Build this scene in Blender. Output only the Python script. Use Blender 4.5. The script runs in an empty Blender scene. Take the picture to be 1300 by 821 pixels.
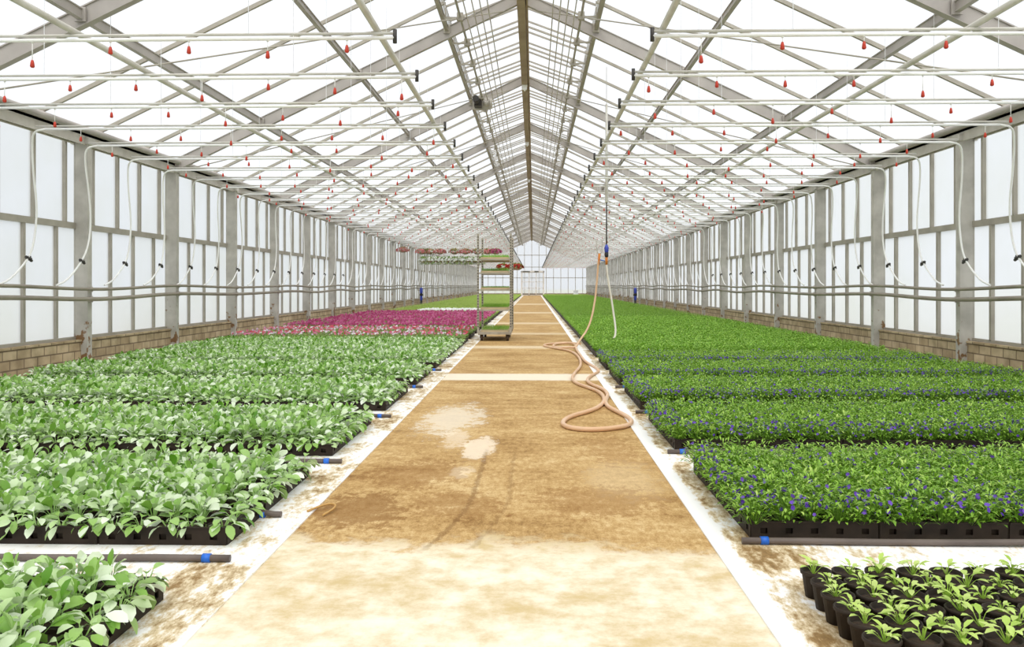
import bpy, math, random
import numpy as np
from mathutils import Vector, Matrix

rnd = random.Random(7)
rng = np.random.default_rng(11)
scene = bpy.context.scene
C = scene.collection
PI = math.pi

# ------------------------------------------------------------------ dimensions (metres; x across, y along the house, z up)
XL, XR = -5.47, 5.10            # wall column lines
XC = (XL + XR) / 2              # ridge line
HALF = (XR - XL) / 2
BAY = 2.544
Y0 = 10.19 - 3 * BAY            # first column shown near the camera
YEND = 82.0
EAVE, SLOPE = 2.90, 0.478
PATH_L, PATH_R = -0.97, 0.684
BED_L, BED_R = -1.17, 0.85
CAM_H = 1.0
FPX = 1080.0
THETA = math.atan(27.5 / 1080)


def roof_z(x, off=0.0):
    return EAVE + SLOPE * (HALF - abs(x - XC)) + off


def ordinal(n):
    ones = ['', 'first', 'second', 'third', 'fourth', 'fifth', 'sixth', 'seventh', 'eighth', 'ninth', 'tenth', 'eleventh', 'twelfth',
            'thirteenth', 'fourteenth', 'fifteenth', 'sixteenth', 'seventeenth', 'eighteenth', 'nineteenth']
    tens = ['', '', 'twenty', 'thirty', 'forty', 'fifty', 'sixty', 'seventy', 'eighty', 'ninety']
    tenth = ['', '', 'twentieth', 'thirtieth', 'fortieth', 'fiftieth', 'sixtieth', 'seventieth', 'eightieth', 'ninetieth']
    if n < 20:
        return ones[n]
    return tenth[n // 10] if n % 10 == 0 else tens[n // 10] + '-' + ones[n % 10]


def in_frame(x, y, z, pad=0.0):
    c, s = math.cos(THETA), math.sin(THETA)
    d = -x * s + y * c
    r = x * c + y * s
    if d < 0.3:
        return False
    px = 650 + FPX * r / d
    py = 362 - FPX * (z - CAM_H) / d
    return -pad < px < 1300 + pad and -pad < py < 821 + pad


# ------------------------------------------------------------------ materials
def lin(c):
    return tuple((v / 12.92 if v <= 0.04045 else ((v + 0.055) / 1.055) ** 2.4) for v in [x / 255.0 for x in c]) + (1.0,)


def new_mat(name):
    m = bpy.data.materials.new(name)
    m.use_nodes = True
    nt = m.node_tree
    nt.nodes.clear()
    out = nt.nodes.new('ShaderNodeOutputMaterial')
    return m, nt, out


def N(nt, t, **kw):
    n = nt.nodes.new(t)
    for k, v in kw.items():
        setattr(n, k, v)
    return n


def principled(nt, col, rough=0.6, metal=0.0, spec=0.5):
    b = nt.nodes.new('ShaderNodeBsdfPrincipled')
    b.inputs['Base Color'].default_value = col
    b.inputs['Roughness'].default_value = rough
    b.inputs['Metallic'].default_value = metal
    b.inputs['Specular IOR Level'].default_value = spec
    return b


def ramp(nt, stops):
    r = nt.nodes.new('ShaderNodeValToRGB')
    e = r.color_ramp.elements
    while len(e) < len(stops):
        e.new(0.5)
    for i, (p, c) in enumerate(stops):
        e[i].position = p
        e[i].color = c
    return r


def mat_noise(name, c1, c2, scale=8.0, rough=0.6, metal=0.0, spec=0.5, bump=0.0, detail=4.0):
    m, nt, out = new_mat(name)
    b = principled(nt, c1, rough, metal, spec)
    tc = N(nt, 'ShaderNodeTexCoord')
    no = N(nt, 'ShaderNodeTexNoise')
    no.inputs['Scale'].default_value = scale
    no.inputs['Detail'].default_value = detail
    nt.links.new(tc.outputs['Object'], no.inputs['Vector'])
    r = ramp(nt, [(0.3, c1), (0.7, c2)])
    nt.links.new(no.outputs['Fac'], r.inputs['Fac'])
    nt.links.new(r.outputs['Color'], b.inputs['Base Color'])
    if bump:
        bp = N(nt, 'ShaderNodeBump')
        bp.inputs['Strength'].default_value = bump
        bp.inputs['Distance'].default_value = 0.01
        nt.links.new(no.outputs['Fac'], bp.inputs['Height'])
        nt.links.new(bp.outputs['Normal'], b.inputs['Normal'])
    nt.links.new(b.outputs['BSDF'], out.inputs['Surface'])
    return m


M = {}
M['galv'] = mat_noise('galvanised_steel', lin((204, 199, 190)), lin((182, 177, 166)), 5.0, 0.55, 0.15)
M['column'] = mat_noise('column_steel', lin((202, 198, 190)), lin((176, 172, 164)), 3.0, 0.7, 0.0)
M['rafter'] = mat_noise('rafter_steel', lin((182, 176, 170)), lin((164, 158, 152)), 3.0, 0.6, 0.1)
M['bar'] = mat_noise('glazing_bar_metal', lin((178, 172, 160)), lin((158, 152, 140)), 4.0, 0.6, 0.1)
M['ridge'] = mat_noise('ridge_metal', lin((172, 154, 128)), lin((150, 132, 108)), 3.0, 0.65)
M['whitepipe'] = mat_noise('white_plastic_pipe', lin((248, 248, 246)), lin((240, 240, 236)), 4.0, 0.45)
M['rail'] = mat_noise('rail_metal', lin((212, 210, 202)), lin((192, 189, 178)), 6.0, 0.5, 0.2)
M['red'] = mat_noise('red_plastic', lin((205, 62, 36)), lin((185, 50, 30)), 10.0, 0.45)
M['darkplastic'] = mat_noise('dark_plastic', lin((62, 58, 54)), lin((48, 45, 42)), 10.0, 0.5)
M['supply'] = mat_noise('supply_pipe_plastic', lin((152, 144, 128)), lin((132, 124, 110)), 3.0, 0.5)
M['tray'] = mat_noise('tray_plastic', lin((54, 43, 34)), lin((34, 27, 21)), 12.0, 0.6, 0.0, 0.25)
M['drip'] = mat_noise('drip_tube_plastic', lin((108, 96, 88)), lin((84, 74, 68)), 6.0, 0.55)
M['wheel'] = mat_noise('brown_rubber', lin((88, 70, 56)), lin((64, 50, 40)), 10.0, 0.6)
M['soil'] = mat_noise('potting_soil', lin((74, 54, 38)), lin((40, 30, 22)), 60.0, 0.95, bump=0.6)
M['blue'] = mat_noise('blue_plastic', lin((32, 110, 215)), lin((24, 96, 196)), 10.0, 0.4)
M['bluedark'] = mat_noise('blue_enamel', lin((66, 84, 190)), lin((48, 64, 160)), 10.0, 0.45)
M['black'] = mat_noise('black_rubber', lin((38, 38, 42)), lin((26, 26, 30)), 10.0, 0.6)
M['hose'] = mat_noise('hose_rubber', lin((228, 196, 164)), lin((214, 170, 128)), 2.0, 0.5)
M['hosewhite'] = mat_noise('white_hose', lin((232, 226, 214)), lin((216, 208, 194)), 2.0, 0.5)
M['orange'] = mat_noise('orange_plastic', lin((214, 130, 44)), lin((196, 112, 34)), 10.0, 0.5)
M['wire'] = mat_noise('white_wire', lin((236, 238, 240)), lin((224, 226, 228)), 4.0, 0.5)
M['wood'] = mat_noise('twig_wood', lin((206, 166, 100)), lin((182, 140, 78)), 12.0, 0.7)
M['trolley'] = mat_noise('trolley_metal', lin((186, 178, 162)), lin((160, 152, 138)), 8.0, 0.5, 0.25)
M['shelf'] = mat_noise('shelf_board', lin((206, 186, 150)), lin((186, 166, 132)), 5.0, 0.7)
M['basket'] = mat_noise('basket_plastic', lin((170, 150, 124)), lin((150, 130, 106)), 8.0, 0.7)
M['doorframe'] = mat_noise('door_aluminium', lin((232, 226, 218)), lin((218, 212, 204)), 3.0, 0.5)
M['whitebox'] = mat_noise('white_box_plastic', lin((244, 244, 244)), lin((234, 234, 234)), 3.0, 0.5)
M['outside'] = mat_noise('outside_gravel', lin((190, 190, 180)), lin((170, 172, 158)), 0.2, 0.9)


def mat_pane(name, tint, transp, glossy=0.06, haze_col=None):
    m, nt, out = new_mat(name)
    tr = N(nt, 'ShaderNodeBsdfTransparent')
    tl = N(nt, 'ShaderNodeBsdfTranslucent')
    gl = N(nt, 'ShaderNodeBsdfGlossy')
    gl.inputs['Roughness'].default_value = 0.15
    tc = N(nt, 'ShaderNodeTexCoord')
    no = N(nt, 'ShaderNodeTexNoise')
    no.inputs['Scale'].default_value = 1.1
    no.inputs['Detail'].default_value = 3.0
    nt.links.new(tc.outputs['Object'], no.inputs['Vector'])
    r = ramp(nt, [(0.35, tint), (0.75, haze_col or tint)])
    nt.links.new(no.outputs['Fac'], r.inputs['Fac'])
    nt.links.new(r.outputs['Color'], tl.inputs['Color'])
    m1 = N(nt, 'ShaderNodeMixShader')
    m1.inputs['Fac'].default_value = transp
    nt.links.new(tl.outputs[0], m1.inputs[1])
    nt.links.new(tr.outputs[0], m1.inputs[2])
    m2 = N(nt, 'ShaderNodeMixShader')
    m2.inputs['Fac'].default_value = glossy
    nt.links.new(m1.outputs[0], m2.inputs[1])
    nt.links.new(gl.outputs[0], m2.inputs[2])
    nt.links.new(m2.outputs[0], out.inputs['Surface'])
    return m


M['wallglass'] = mat_pane('frosted_wall_glass', (0.86, 0.89, 0.95, 1), 0.22, 0.03, (0.80, 0.83, 0.83, 1))
M['roofglass'] = mat_pane('dusty_roof_glass', (0.95, 0.97, 1.0, 1), 0.72, 0.03)


def mat_brick():
    m, nt, out = new_mat('sandy_brick')
    b = principled(nt, (1, 1, 1, 1), 0.9)
    tc = N(nt, 'ShaderNodeTexCoord')
    sp = N(nt, 'ShaderNodeSeparateXYZ')
    cb = N(nt, 'ShaderNodeCombineXYZ')
    nt.links.new(tc.outputs['Object'], sp.inputs[0])
    nt.links.new(sp.outputs['Y'], cb.inputs['X'])
    nt.links.new(sp.outputs['Z'], cb.inputs['Y'])
    br = N(nt, 'ShaderNodeTexBrick')
    br.inputs['Scale'].default_value = 1.0
    br.inputs['Brick Width'].default_value = 0.25
    br.inputs['Row Height'].default_value = 0.105
    br.inputs['Mortar Size'].default_value = 0.009
    br.inputs['Mortar Smooth'].default_value = 0.3
    br.inputs['Bias'].default_value = -0.2
    br.inputs['Color1'].default_value = lin((200, 180, 146))
    br.inputs['Color2'].default_value = lin((172, 150, 116))
    br.inputs['Mortar'].default_value = lin((132, 114, 90))
    nt.links.new(cb.outputs[0], br.inputs['Vector'])
    no = N(nt, 'ShaderNodeTexNoise')
    no.inputs['Scale'].default_value = 6.0
    no.inputs['Detail'].default_value = 5.0
    nt.links.new(tc.outputs['Object'], no.inputs['Vector'])
    r = ramp(nt, [(0.3, (0.62, 0.6, 0.55, 1)), (0.65, (1, 1, 1, 1))])
    nt.links.new(no.outputs['Fac'], r.inputs['Fac'])
    mx = N(nt, 'ShaderNodeMix', data_type='RGBA', blend_type='MULTIPLY')
    mx.inputs['Factor'].default_value = 1.0
    nt.links.new(br.outputs['Color'], mx.inputs['A'])
    nt.links.new(r.outputs['Color'], mx.inputs['B'])
    nt.links.new(mx.outputs['Result'], b.inputs['Base Color'])
    bp = N(nt, 'ShaderNodeBump')
    bp.inputs['Strength'].default_value = 0.6
    bp.inputs['Distance'].default_value = 0.012
    bp.invert = True
    nt.links.new(br.outputs['Fac'], bp.inputs['Height'])
    nt.links.new(bp.outputs['Normal'], b.inputs['Normal'])
    nt.links.new(b.outputs['BSDF'], out.inputs['Surface'])
    return m


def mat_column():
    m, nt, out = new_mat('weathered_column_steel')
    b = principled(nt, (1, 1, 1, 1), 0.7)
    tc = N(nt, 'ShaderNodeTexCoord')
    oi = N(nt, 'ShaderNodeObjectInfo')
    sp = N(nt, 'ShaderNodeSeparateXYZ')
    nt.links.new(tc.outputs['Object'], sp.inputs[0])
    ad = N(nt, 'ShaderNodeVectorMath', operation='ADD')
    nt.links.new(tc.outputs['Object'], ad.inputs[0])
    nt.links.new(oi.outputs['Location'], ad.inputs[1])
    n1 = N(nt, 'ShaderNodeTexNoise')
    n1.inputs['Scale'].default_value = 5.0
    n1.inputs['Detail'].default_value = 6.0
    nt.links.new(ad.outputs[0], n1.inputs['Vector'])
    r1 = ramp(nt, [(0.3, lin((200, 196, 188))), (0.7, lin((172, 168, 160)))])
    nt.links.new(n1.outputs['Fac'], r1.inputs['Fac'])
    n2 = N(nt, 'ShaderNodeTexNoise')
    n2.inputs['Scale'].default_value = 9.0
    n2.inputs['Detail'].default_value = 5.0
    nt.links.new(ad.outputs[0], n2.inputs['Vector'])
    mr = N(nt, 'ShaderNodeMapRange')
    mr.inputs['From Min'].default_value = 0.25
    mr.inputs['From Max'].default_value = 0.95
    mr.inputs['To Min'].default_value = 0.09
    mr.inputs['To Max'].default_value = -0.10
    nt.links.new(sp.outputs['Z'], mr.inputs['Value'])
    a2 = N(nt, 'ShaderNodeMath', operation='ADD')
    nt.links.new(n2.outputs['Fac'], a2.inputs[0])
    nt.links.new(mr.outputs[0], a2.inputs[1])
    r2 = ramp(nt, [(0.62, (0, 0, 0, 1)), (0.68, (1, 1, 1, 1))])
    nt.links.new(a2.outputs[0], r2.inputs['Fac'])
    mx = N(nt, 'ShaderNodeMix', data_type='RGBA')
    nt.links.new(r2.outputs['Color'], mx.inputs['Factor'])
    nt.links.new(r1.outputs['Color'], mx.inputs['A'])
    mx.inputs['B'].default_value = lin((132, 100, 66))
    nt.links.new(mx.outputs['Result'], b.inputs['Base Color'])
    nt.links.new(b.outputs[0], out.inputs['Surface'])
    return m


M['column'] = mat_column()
M['brick'] = mat_brick()


class Sh:
    """small helper to write shader arithmetic"""
    def __init__(self, nt):
        self.nt = nt

    def m(self, op, a, b=0.0, c=None, clamp=False):
        n = self.nt.nodes.new('ShaderNodeMath')
        n.operation = op
        n.use_clamp = clamp
        for i, v in enumerate((a, b) if c is None else (a, b, c)):
            if isinstance(v, (int, float)):
                n.inputs[i].default_value = v
            else:
                self.nt.links.new(v, n.inputs[i])
        return n.outputs[0]

    def smooth(self, v, a, b):
        n = self.nt.nodes.new('ShaderNodeMapRange')
        n.interpolation_type = 'SMOOTHSTEP'
        n.inputs['From Min'].default_value = a
        n.inputs['From Max'].default_value = b
        self.nt.links.new(v, n.inputs['Value'])
        return n.outputs[0]

    def noise(self, vec, scale, detail=4.0, rough=0.55, stretch=None):
        n = self.nt.nodes.new('ShaderNodeTexNoise')
        n.inputs['Scale'].default_value = scale
        n.inputs['Detail'].default_value = detail
        n.inputs['Roughness'].default_value = rough
        if stretch:
            mp = self.nt.nodes.new('ShaderNodeMapping')
            mp.inputs['Scale'].default_value = stretch
            self.nt.links.new(vec, mp.inputs['Vector'])
            vec = mp.outputs[0]
        self.nt.links.new(vec, n.inputs['Vector'])
        return n.outputs['Fac']

    def mix(self, f, a, b):
        n = self.nt.nodes.new('ShaderNodeMix')
        n.data_type = 'RGBA'
        for k, v in (('Factor', f), ('A', a), ('B', b)):
            if isinstance(v, (int, float, tuple)):
                n.inputs[k].default_value = v
            else:
                self.nt.links.new(v, n.inputs[k])
        return n.outputs['Result']


def mat_path():
    m, nt, out = new_mat('worn_concrete_path')
    b = principled(nt, (1, 1, 1, 1), 0.85, 0, 0.3)
    S = Sh(nt)
    tc = N(nt, 'ShaderNodeTexCoord')
    v = tc.outputs['Object']
    sp = N(nt, 'ShaderNodeSeparateXYZ')
    nt.links.new(v, sp.inputs[0])
    x, y = sp.outputs['X'], sp.outputs['Y']
    n1 = S.noise(v, 1.6, 6.0, 0.62)
    n2 = S.noise(v, 9.0, 6.0, 0.7)
    n3 = S.noise(v, 40.0, 4.0, 0.7)
    nl = S.noise(v, 3.0, 5.0, 0.6, (0.5, 2.2, 1))
    n4 = S.noise(v, 90.0, 4.0, 0.8, (1.7, 0.7, 1))
    n5 = S.noise(v, 20.0, 6.0, 0.78, (1.7, 0.75, 1))
    gr = S.m('MULTIPLY', S.m('SUBTRACT', S.m('ADD', S.m('MULTIPLY', n4, 0.5), S.m('MULTIPLY', n5, 0.8)), 0.65), 0.75)
    tone = S.m('ADD', S.m('ADD', gr, S.m('MULTIPLY', n1, 0.45)), S.m('ADD', S.m('MULTIPLY', n2, 0.3), S.m('ADD', S.m('MULTIPLY', n3, 0.15), S.m('MULTIPLY', nl, 0.25))))
    r = ramp(nt, [(0.34, lin((112, 80, 38))), (0.49, lin((164, 128, 74))), (0.62, lin((193, 159, 104))), (0.80, lin((224, 200, 152)))])
    nt.links.new(tone, r.inputs['Fac'])
    col = r.outputs['Color']
    # pale bare cement: near the camera, and where slabs join
    wob = S.m('MULTIPLY', S.m('SUBTRACT', n1, 0.5), 1.0)
    wob2 = S.m('MULTIPLY', S.m('SUBTRACT', n2, 0.5), 0.5)
    yy = S.m('ADD', y, S.m('ADD', wob, wob2))
    near = S.m('SUBTRACT', 1.0, S.smooth(S.m('ADD', yy, S.m('MULTIPLY', x, 0.08)), 3.18, 3.34))
    col = S.mix(S.m('MULTIPLY', near, 0.92), col, S.mix(S.smooth(S.m('ADD', S.m('MULTIPLY', n2, 0.6), S.m('MULTIPLY', n1, 0.6)), 0.42, 0.75), lin((206, 184, 136)), lin((246, 238, 218))))

    def band(y0, w, soft, amt, c, wb=0.12):
        nonlocal col
        ys = S.m('ADD', y, S.m('MULTIPLY', S.m('SUBTRACT', n2, 0.5), wb))
        d = S.m('ABSOLUTE', S.m('SUBTRACT', ys, y0))
        f = S.m('SUBTRACT', 1.0, S.smooth(d, w, w + soft))
        col = S.mix(S.m('MULTIPLY', f, amt), col, c)
    band(9.28, 0.26, 0.14, 0.8, lin((244, 234, 214)))
    band(13.75, 0.22, 0.15, 0.5, lin((240, 226, 196)))
    band(17.6, 0.2, 0.25, 0.4, lin((240, 226, 196)))
    band(22.4, 0.3, 0.35, 0.45, lin((240, 226, 196)))
    band(31.0, 0.5, 0.6, 0.45, lin((240, 226, 196)))
    band(45.0, 1.0, 1.0, 0.4, lin((240, 226, 196)))

    def blob(bx, by, rx, ry, amt, c, k=2.0):
        nonlocal col
        dx = S.m('DIVIDE', S.m('SUBTRACT', x, bx), rx)
        dy = S.m('DIVIDE', S.m('SUBTRACT', y, by), ry)
        d = S.m('SQRT', S.m('ADD', S.m('MULTIPLY', dx, dx), S.m('MULTIPLY', dy, dy)))
        d = S.m('ADD', d, S.m('MULTIPLY', S.m('SUBTRACT', S.m('ADD', S.m('ADD', S.m('MULTIPLY', n1, 0.7), n2), S.m('MULTIPLY', n5, 0.9)), 1.3), k))
        f = S.m('SUBTRACT', 1.0, S.smooth(d, 0.6, 1.0))
        col = S.mix(S.m('MULTIPLY', f, amt), col, c)
    # spilled lime: pale stains
    blob(-0.62, 6.35, 0.26, 0.8, 0.72, lin((230, 218, 196)))
    blob(-0.50, 5.6, 0.10, 0.45, 0.6, lin((232, 214, 186)))
    blob(-0.34, 5.25, 0.10, 0.38, 0.75, lin((240, 224, 200)))
    blob(-0.38, 4.55, 0.08, 0.18, 0.7, lin((232, 212, 178)))
    blob(0.45, 4.4, 0.22, 0.5, 0.35, lin((224, 200, 156)), 2.0)
    # damp soil: dark stains
    blob(-0.78, 3.75, 0.25, 0.38, 0.55, lin((128, 86, 36)), 2.0)
    blob(-0.60, 4.5, 0.30, 0.4, 0.40, lin((140, 96, 44)), 2.2)
    blob(0.30, 3.95, 0.35, 0.35, 0.35, lin((142, 98, 46)), 2.2)
    blob(-0.35, 3.9, 0.24, 0.3, 0.35, lin((138, 94, 42)), 2.2)
    blob(0.45, 5.2, 0.2, 0.5, 0.25, lin((150, 106, 54)), 2.2)
    # wheel track
    t = S.m('MAXIMUM', S.m('SUBTRACT', 4.15, y), 0.0)
    xc = S.m('SUBTRACT', -0.285, S.m('MULTIPLY', S.m('MULTIPLY', t, t), 0.15))
    xd = S.m('ABSOLUTE', S.m('ADD', S.m('SUBTRACT', x, xc), S.m('MULTIPLY', S.m('SUBTRACT', n2, 0.5), 0.03)))
    f = S.m('SUBTRACT', 1.0, S.smooth(S.m('ADD', xd, S.m('MULTIPLY', S.m('SUBTRACT', n5, 0.5), 0.05)), 0.004, 0.020))
    yr = S.m('MULTIPLY', S.smooth(y, 3.15, 3.3), S.m('SUBTRACT', 1.0, S.smooth(y, 4.9, 5.3)))
    col = S.mix(S.m('MULTIPLY', S.m('MULTIPLY', f, yr), 0.5), col, lin((116, 80, 36)))
    xd = S.m('ABSOLUTE', S.m('ADD', S.m('SUBTRACT', x, S.m('ADD', xc, 0.17)), S.m('MULTIPLY', S.m('SUBTRACT', n2, 0.5), 0.06)))
    f = S.m('SUBTRACT', 1.0, S.smooth(S.m('ADD', xd, S.m('MULTIPLY', S.m('SUBTRACT', n5, 0.5), 0.07)), 0.002, 0.018))
    col = S.mix(S.m('MULTIPLY', S.m('MULTIPLY', f, yr), 0.30), col, lin((116, 80, 36)))
    nt.links.new(col, b.inputs['Base Color'])
    bp = N(nt, 'ShaderNodeBump')
    bp.inputs['Strength'].default_value = 0.35
    bp.inputs['Distance'].default_value = 0.006
    nt.links.new(n3, bp.inputs['Height'])
    nt.links.new(bp.outputs['Normal'], b.inputs['Normal'])
    nt.links.new(b.outputs['BSDF'], out.inputs['Surface'])
    return m


M['path'] = mat_path()


def mat_sheet(edge_x, sgn):
    """white woven ground sheet, soiled in streaks; cleaner in the strip beside the path"""
    m, nt, out = new_mat('white_ground_sheet')
    b = principled(nt, (1, 1, 1, 1), 0.7, 0, 0.3)
    S = Sh(nt)
    tc = N(nt, 'ShaderNodeTexCoord')
    v = tc.outputs['Object']
    sp = N(nt, 'ShaderNodeSeparateXYZ')
    nt.links.new(v, sp.inputs[0])
    dist = S.m('MULTIPLY', S.m('SUBTRACT', sp.outputs['X'], edge_x), sgn)
    n1 = S.noise(v, 5.0, 6.0, 0.7, (1.6, 0.8, 1))
    n2 = S.noise(v, 30.0, 6.0, 0.75, (1.2, 0.5, 1))
    n0 = S.noise(v, 1.3, 3.0, 0.5)
    d = S.m('ADD', S.m('MULTIPLY', n1, 0.45), S.m('ADD', S.m('MULTIPLY', n2, 0.42), S.m('MULTIPLY', n0, 0.3)))
    if sgn > 0:
        band = S.m('MULTIPLY', S.smooth(dist, 0.055, 0.10), S.m('SUBTRACT', 1.0, S.smooth(dist, 0.22, 0.5)))
        d = S.m('ADD', d, S.m('MULTIPLY', band, 0.085))
        d = S.m('SUBTRACT', d, S.m('MULTIPLY', S.m('SUBTRACT', 1.0, S.smooth(dist, 0.04, 0.08)), 0.12))
    else:
        band = S.m('MULTIPLY', S.smooth(dist, 0.0, 0.05), S.m('SUBTRACT', 1.0, S.smooth(dist, 0.2, 0.3)))
        d = S.m('ADD', d, S.m('MULTIPLY', band, 0.055))
    r = ramp(nt, [(0.0, lin((246, 246, 244))), (0.60, lin((244, 243, 240))), (0.665, lin((214, 196, 160))), (0.74, lin((150, 120, 74))), (0.85, lin((104, 78, 44)))])
    nt.links.new(d, r.inputs['Fac'])
    nt.links.new(r.outputs['Color'], b.inputs['Base Color'])
    bp = N(nt, 'ShaderNodeBump')
    bp.inputs['Strength'].default_value = 0.3
    bp.inputs['Distance'].default_value = 0.01
    nt.links.new(n1, bp.inputs['Height'])
    nt.links.new(bp.outputs['Normal'], b.inputs['Normal'])
    nt.links.new(b.outputs['BSDF'], out.inputs['Surface'])
    return m


M['sheetL'] = mat_sheet(PATH_L, -1)
M['sheetR'] = mat_sheet(PATH_R, 1)


def mat_leaf(name, stops, rough=0.45, transl=0.25, spec=0.5, tl_col=None):
    m, nt, out = new_mat(name)
    at = N(nt, 'ShaderNodeAttribute')
    at.attribute_name = 'tone'
    r = ramp(nt, [(p, lin(c)) for p, c in stops])
    nt.links.new(at.outputs['Fac'], r.inputs['Fac'])
    b = principled(nt, (1, 1, 1, 1), rough, 0, spec)
    nt.links.new(r.outputs['Color'], b.inputs['Base Color'])
    tl = N(nt, 'ShaderNodeBsdfTranslucent')
    if tl_col:
        tl.inputs['Color'].default_value = lin(tl_col)
    else:
        nt.links.new(r.outputs['Color'], tl.inputs['Color'])
    mx = N(nt, 'ShaderNodeMixShader')
    mx.inputs['Fac'].default_value = transl
    nt.links.new(b.outputs[0], mx.inputs[1])
    nt.links.new(tl.outputs[0], mx.inputs[2])
    nt.links.new(mx.outputs[0], out.inputs['Surface'])
    return m


M['leafpale'] = mat_leaf('pale_leaf', [(0.0, (94, 148, 34)), (0.30, (142, 186, 80)), (0.58, (178, 210, 136)), (0.78, (208, 228, 182)), (1.0, (236, 245, 226))], 0.38, 0.24, 0.6)  # pale green leaf; the whitest stops paint its glossy sheen into the colour
M['leaffine'] = mat_leaf('fine_green_leaf', [(0.0, (82, 120, 24)), (0.35, (118, 164, 42)), (0.7, (148, 194, 62)), (1.0, (186, 216, 104))], 0.45, 0.28)
M['leafbright'] = mat_leaf('bright_green_leaf', [(0.0, (104, 152, 38)), (0.5, (138, 190, 56)), (1.0, (176, 216, 90))], 0.5, 0.28)
M['leaflime'] = mat_leaf('lime_leaf', [(0.0, (164, 200, 74)), (0.5, (190, 220, 104)), (1.0, (214, 234, 140))], 0.5, 0.3)
M['leafmid'] = mat_leaf('mid_green_leaf', [(0.0, (112, 146, 58)), (0.5, (150, 180, 90)), (1.0, (182, 204, 124))], 0.5, 0.25)
M['leafgrass'] = mat_leaf('cress_green_leaf', [(0.0, (96, 156, 36)), (0.5, (128, 188, 54)), (1.0, (168, 216, 90))], 0.5, 0.3)
M['purple'] = mat_leaf('purple_petal', [(0.0, (70, 32, 146)), (0.5, (96, 52, 186)), (1.0, (132, 92, 212))], 0.6, 0.3)
M['magenta'] = mat_leaf('magenta_petal', [(0.0, (158, 40, 92)), (0.5, (188, 66, 124)), (1.0, (216, 120, 166))], 0.6, 0.3)
M['pansypetal'] = mat_leaf('mixed_pansy_petal', [(0.0, (204, 60, 76)), (0.25, (222, 96, 116)), (0.5, (222, 140, 172)), (0.75, (216, 180, 206)), (1.0, (240, 232, 236))], 0.6, 0.3)
M['whitepetal'] = mat_leaf('white_petal', [(0.0, (236, 238, 232)), (1.0, (250, 250, 250))], 0.6, 0.3)
M['pinkpetal'] = mat_leaf('pink_petal', [(0.0, (198, 104, 106)), (0.5, (214, 136, 136)), (1.0, (228, 172, 172))], 0.6, 0.3)
M['redpetal'] = mat_leaf('red_petal', [(0.0, (176, 30, 30)), (1.0, (206, 56, 48))], 0.6, 0.3)
M['olive'] = mat_leaf('olive_leaf', [(0.0, (150, 150, 96)), (1.0, (192, 188, 134))], 0.6, 0.3)


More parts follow.
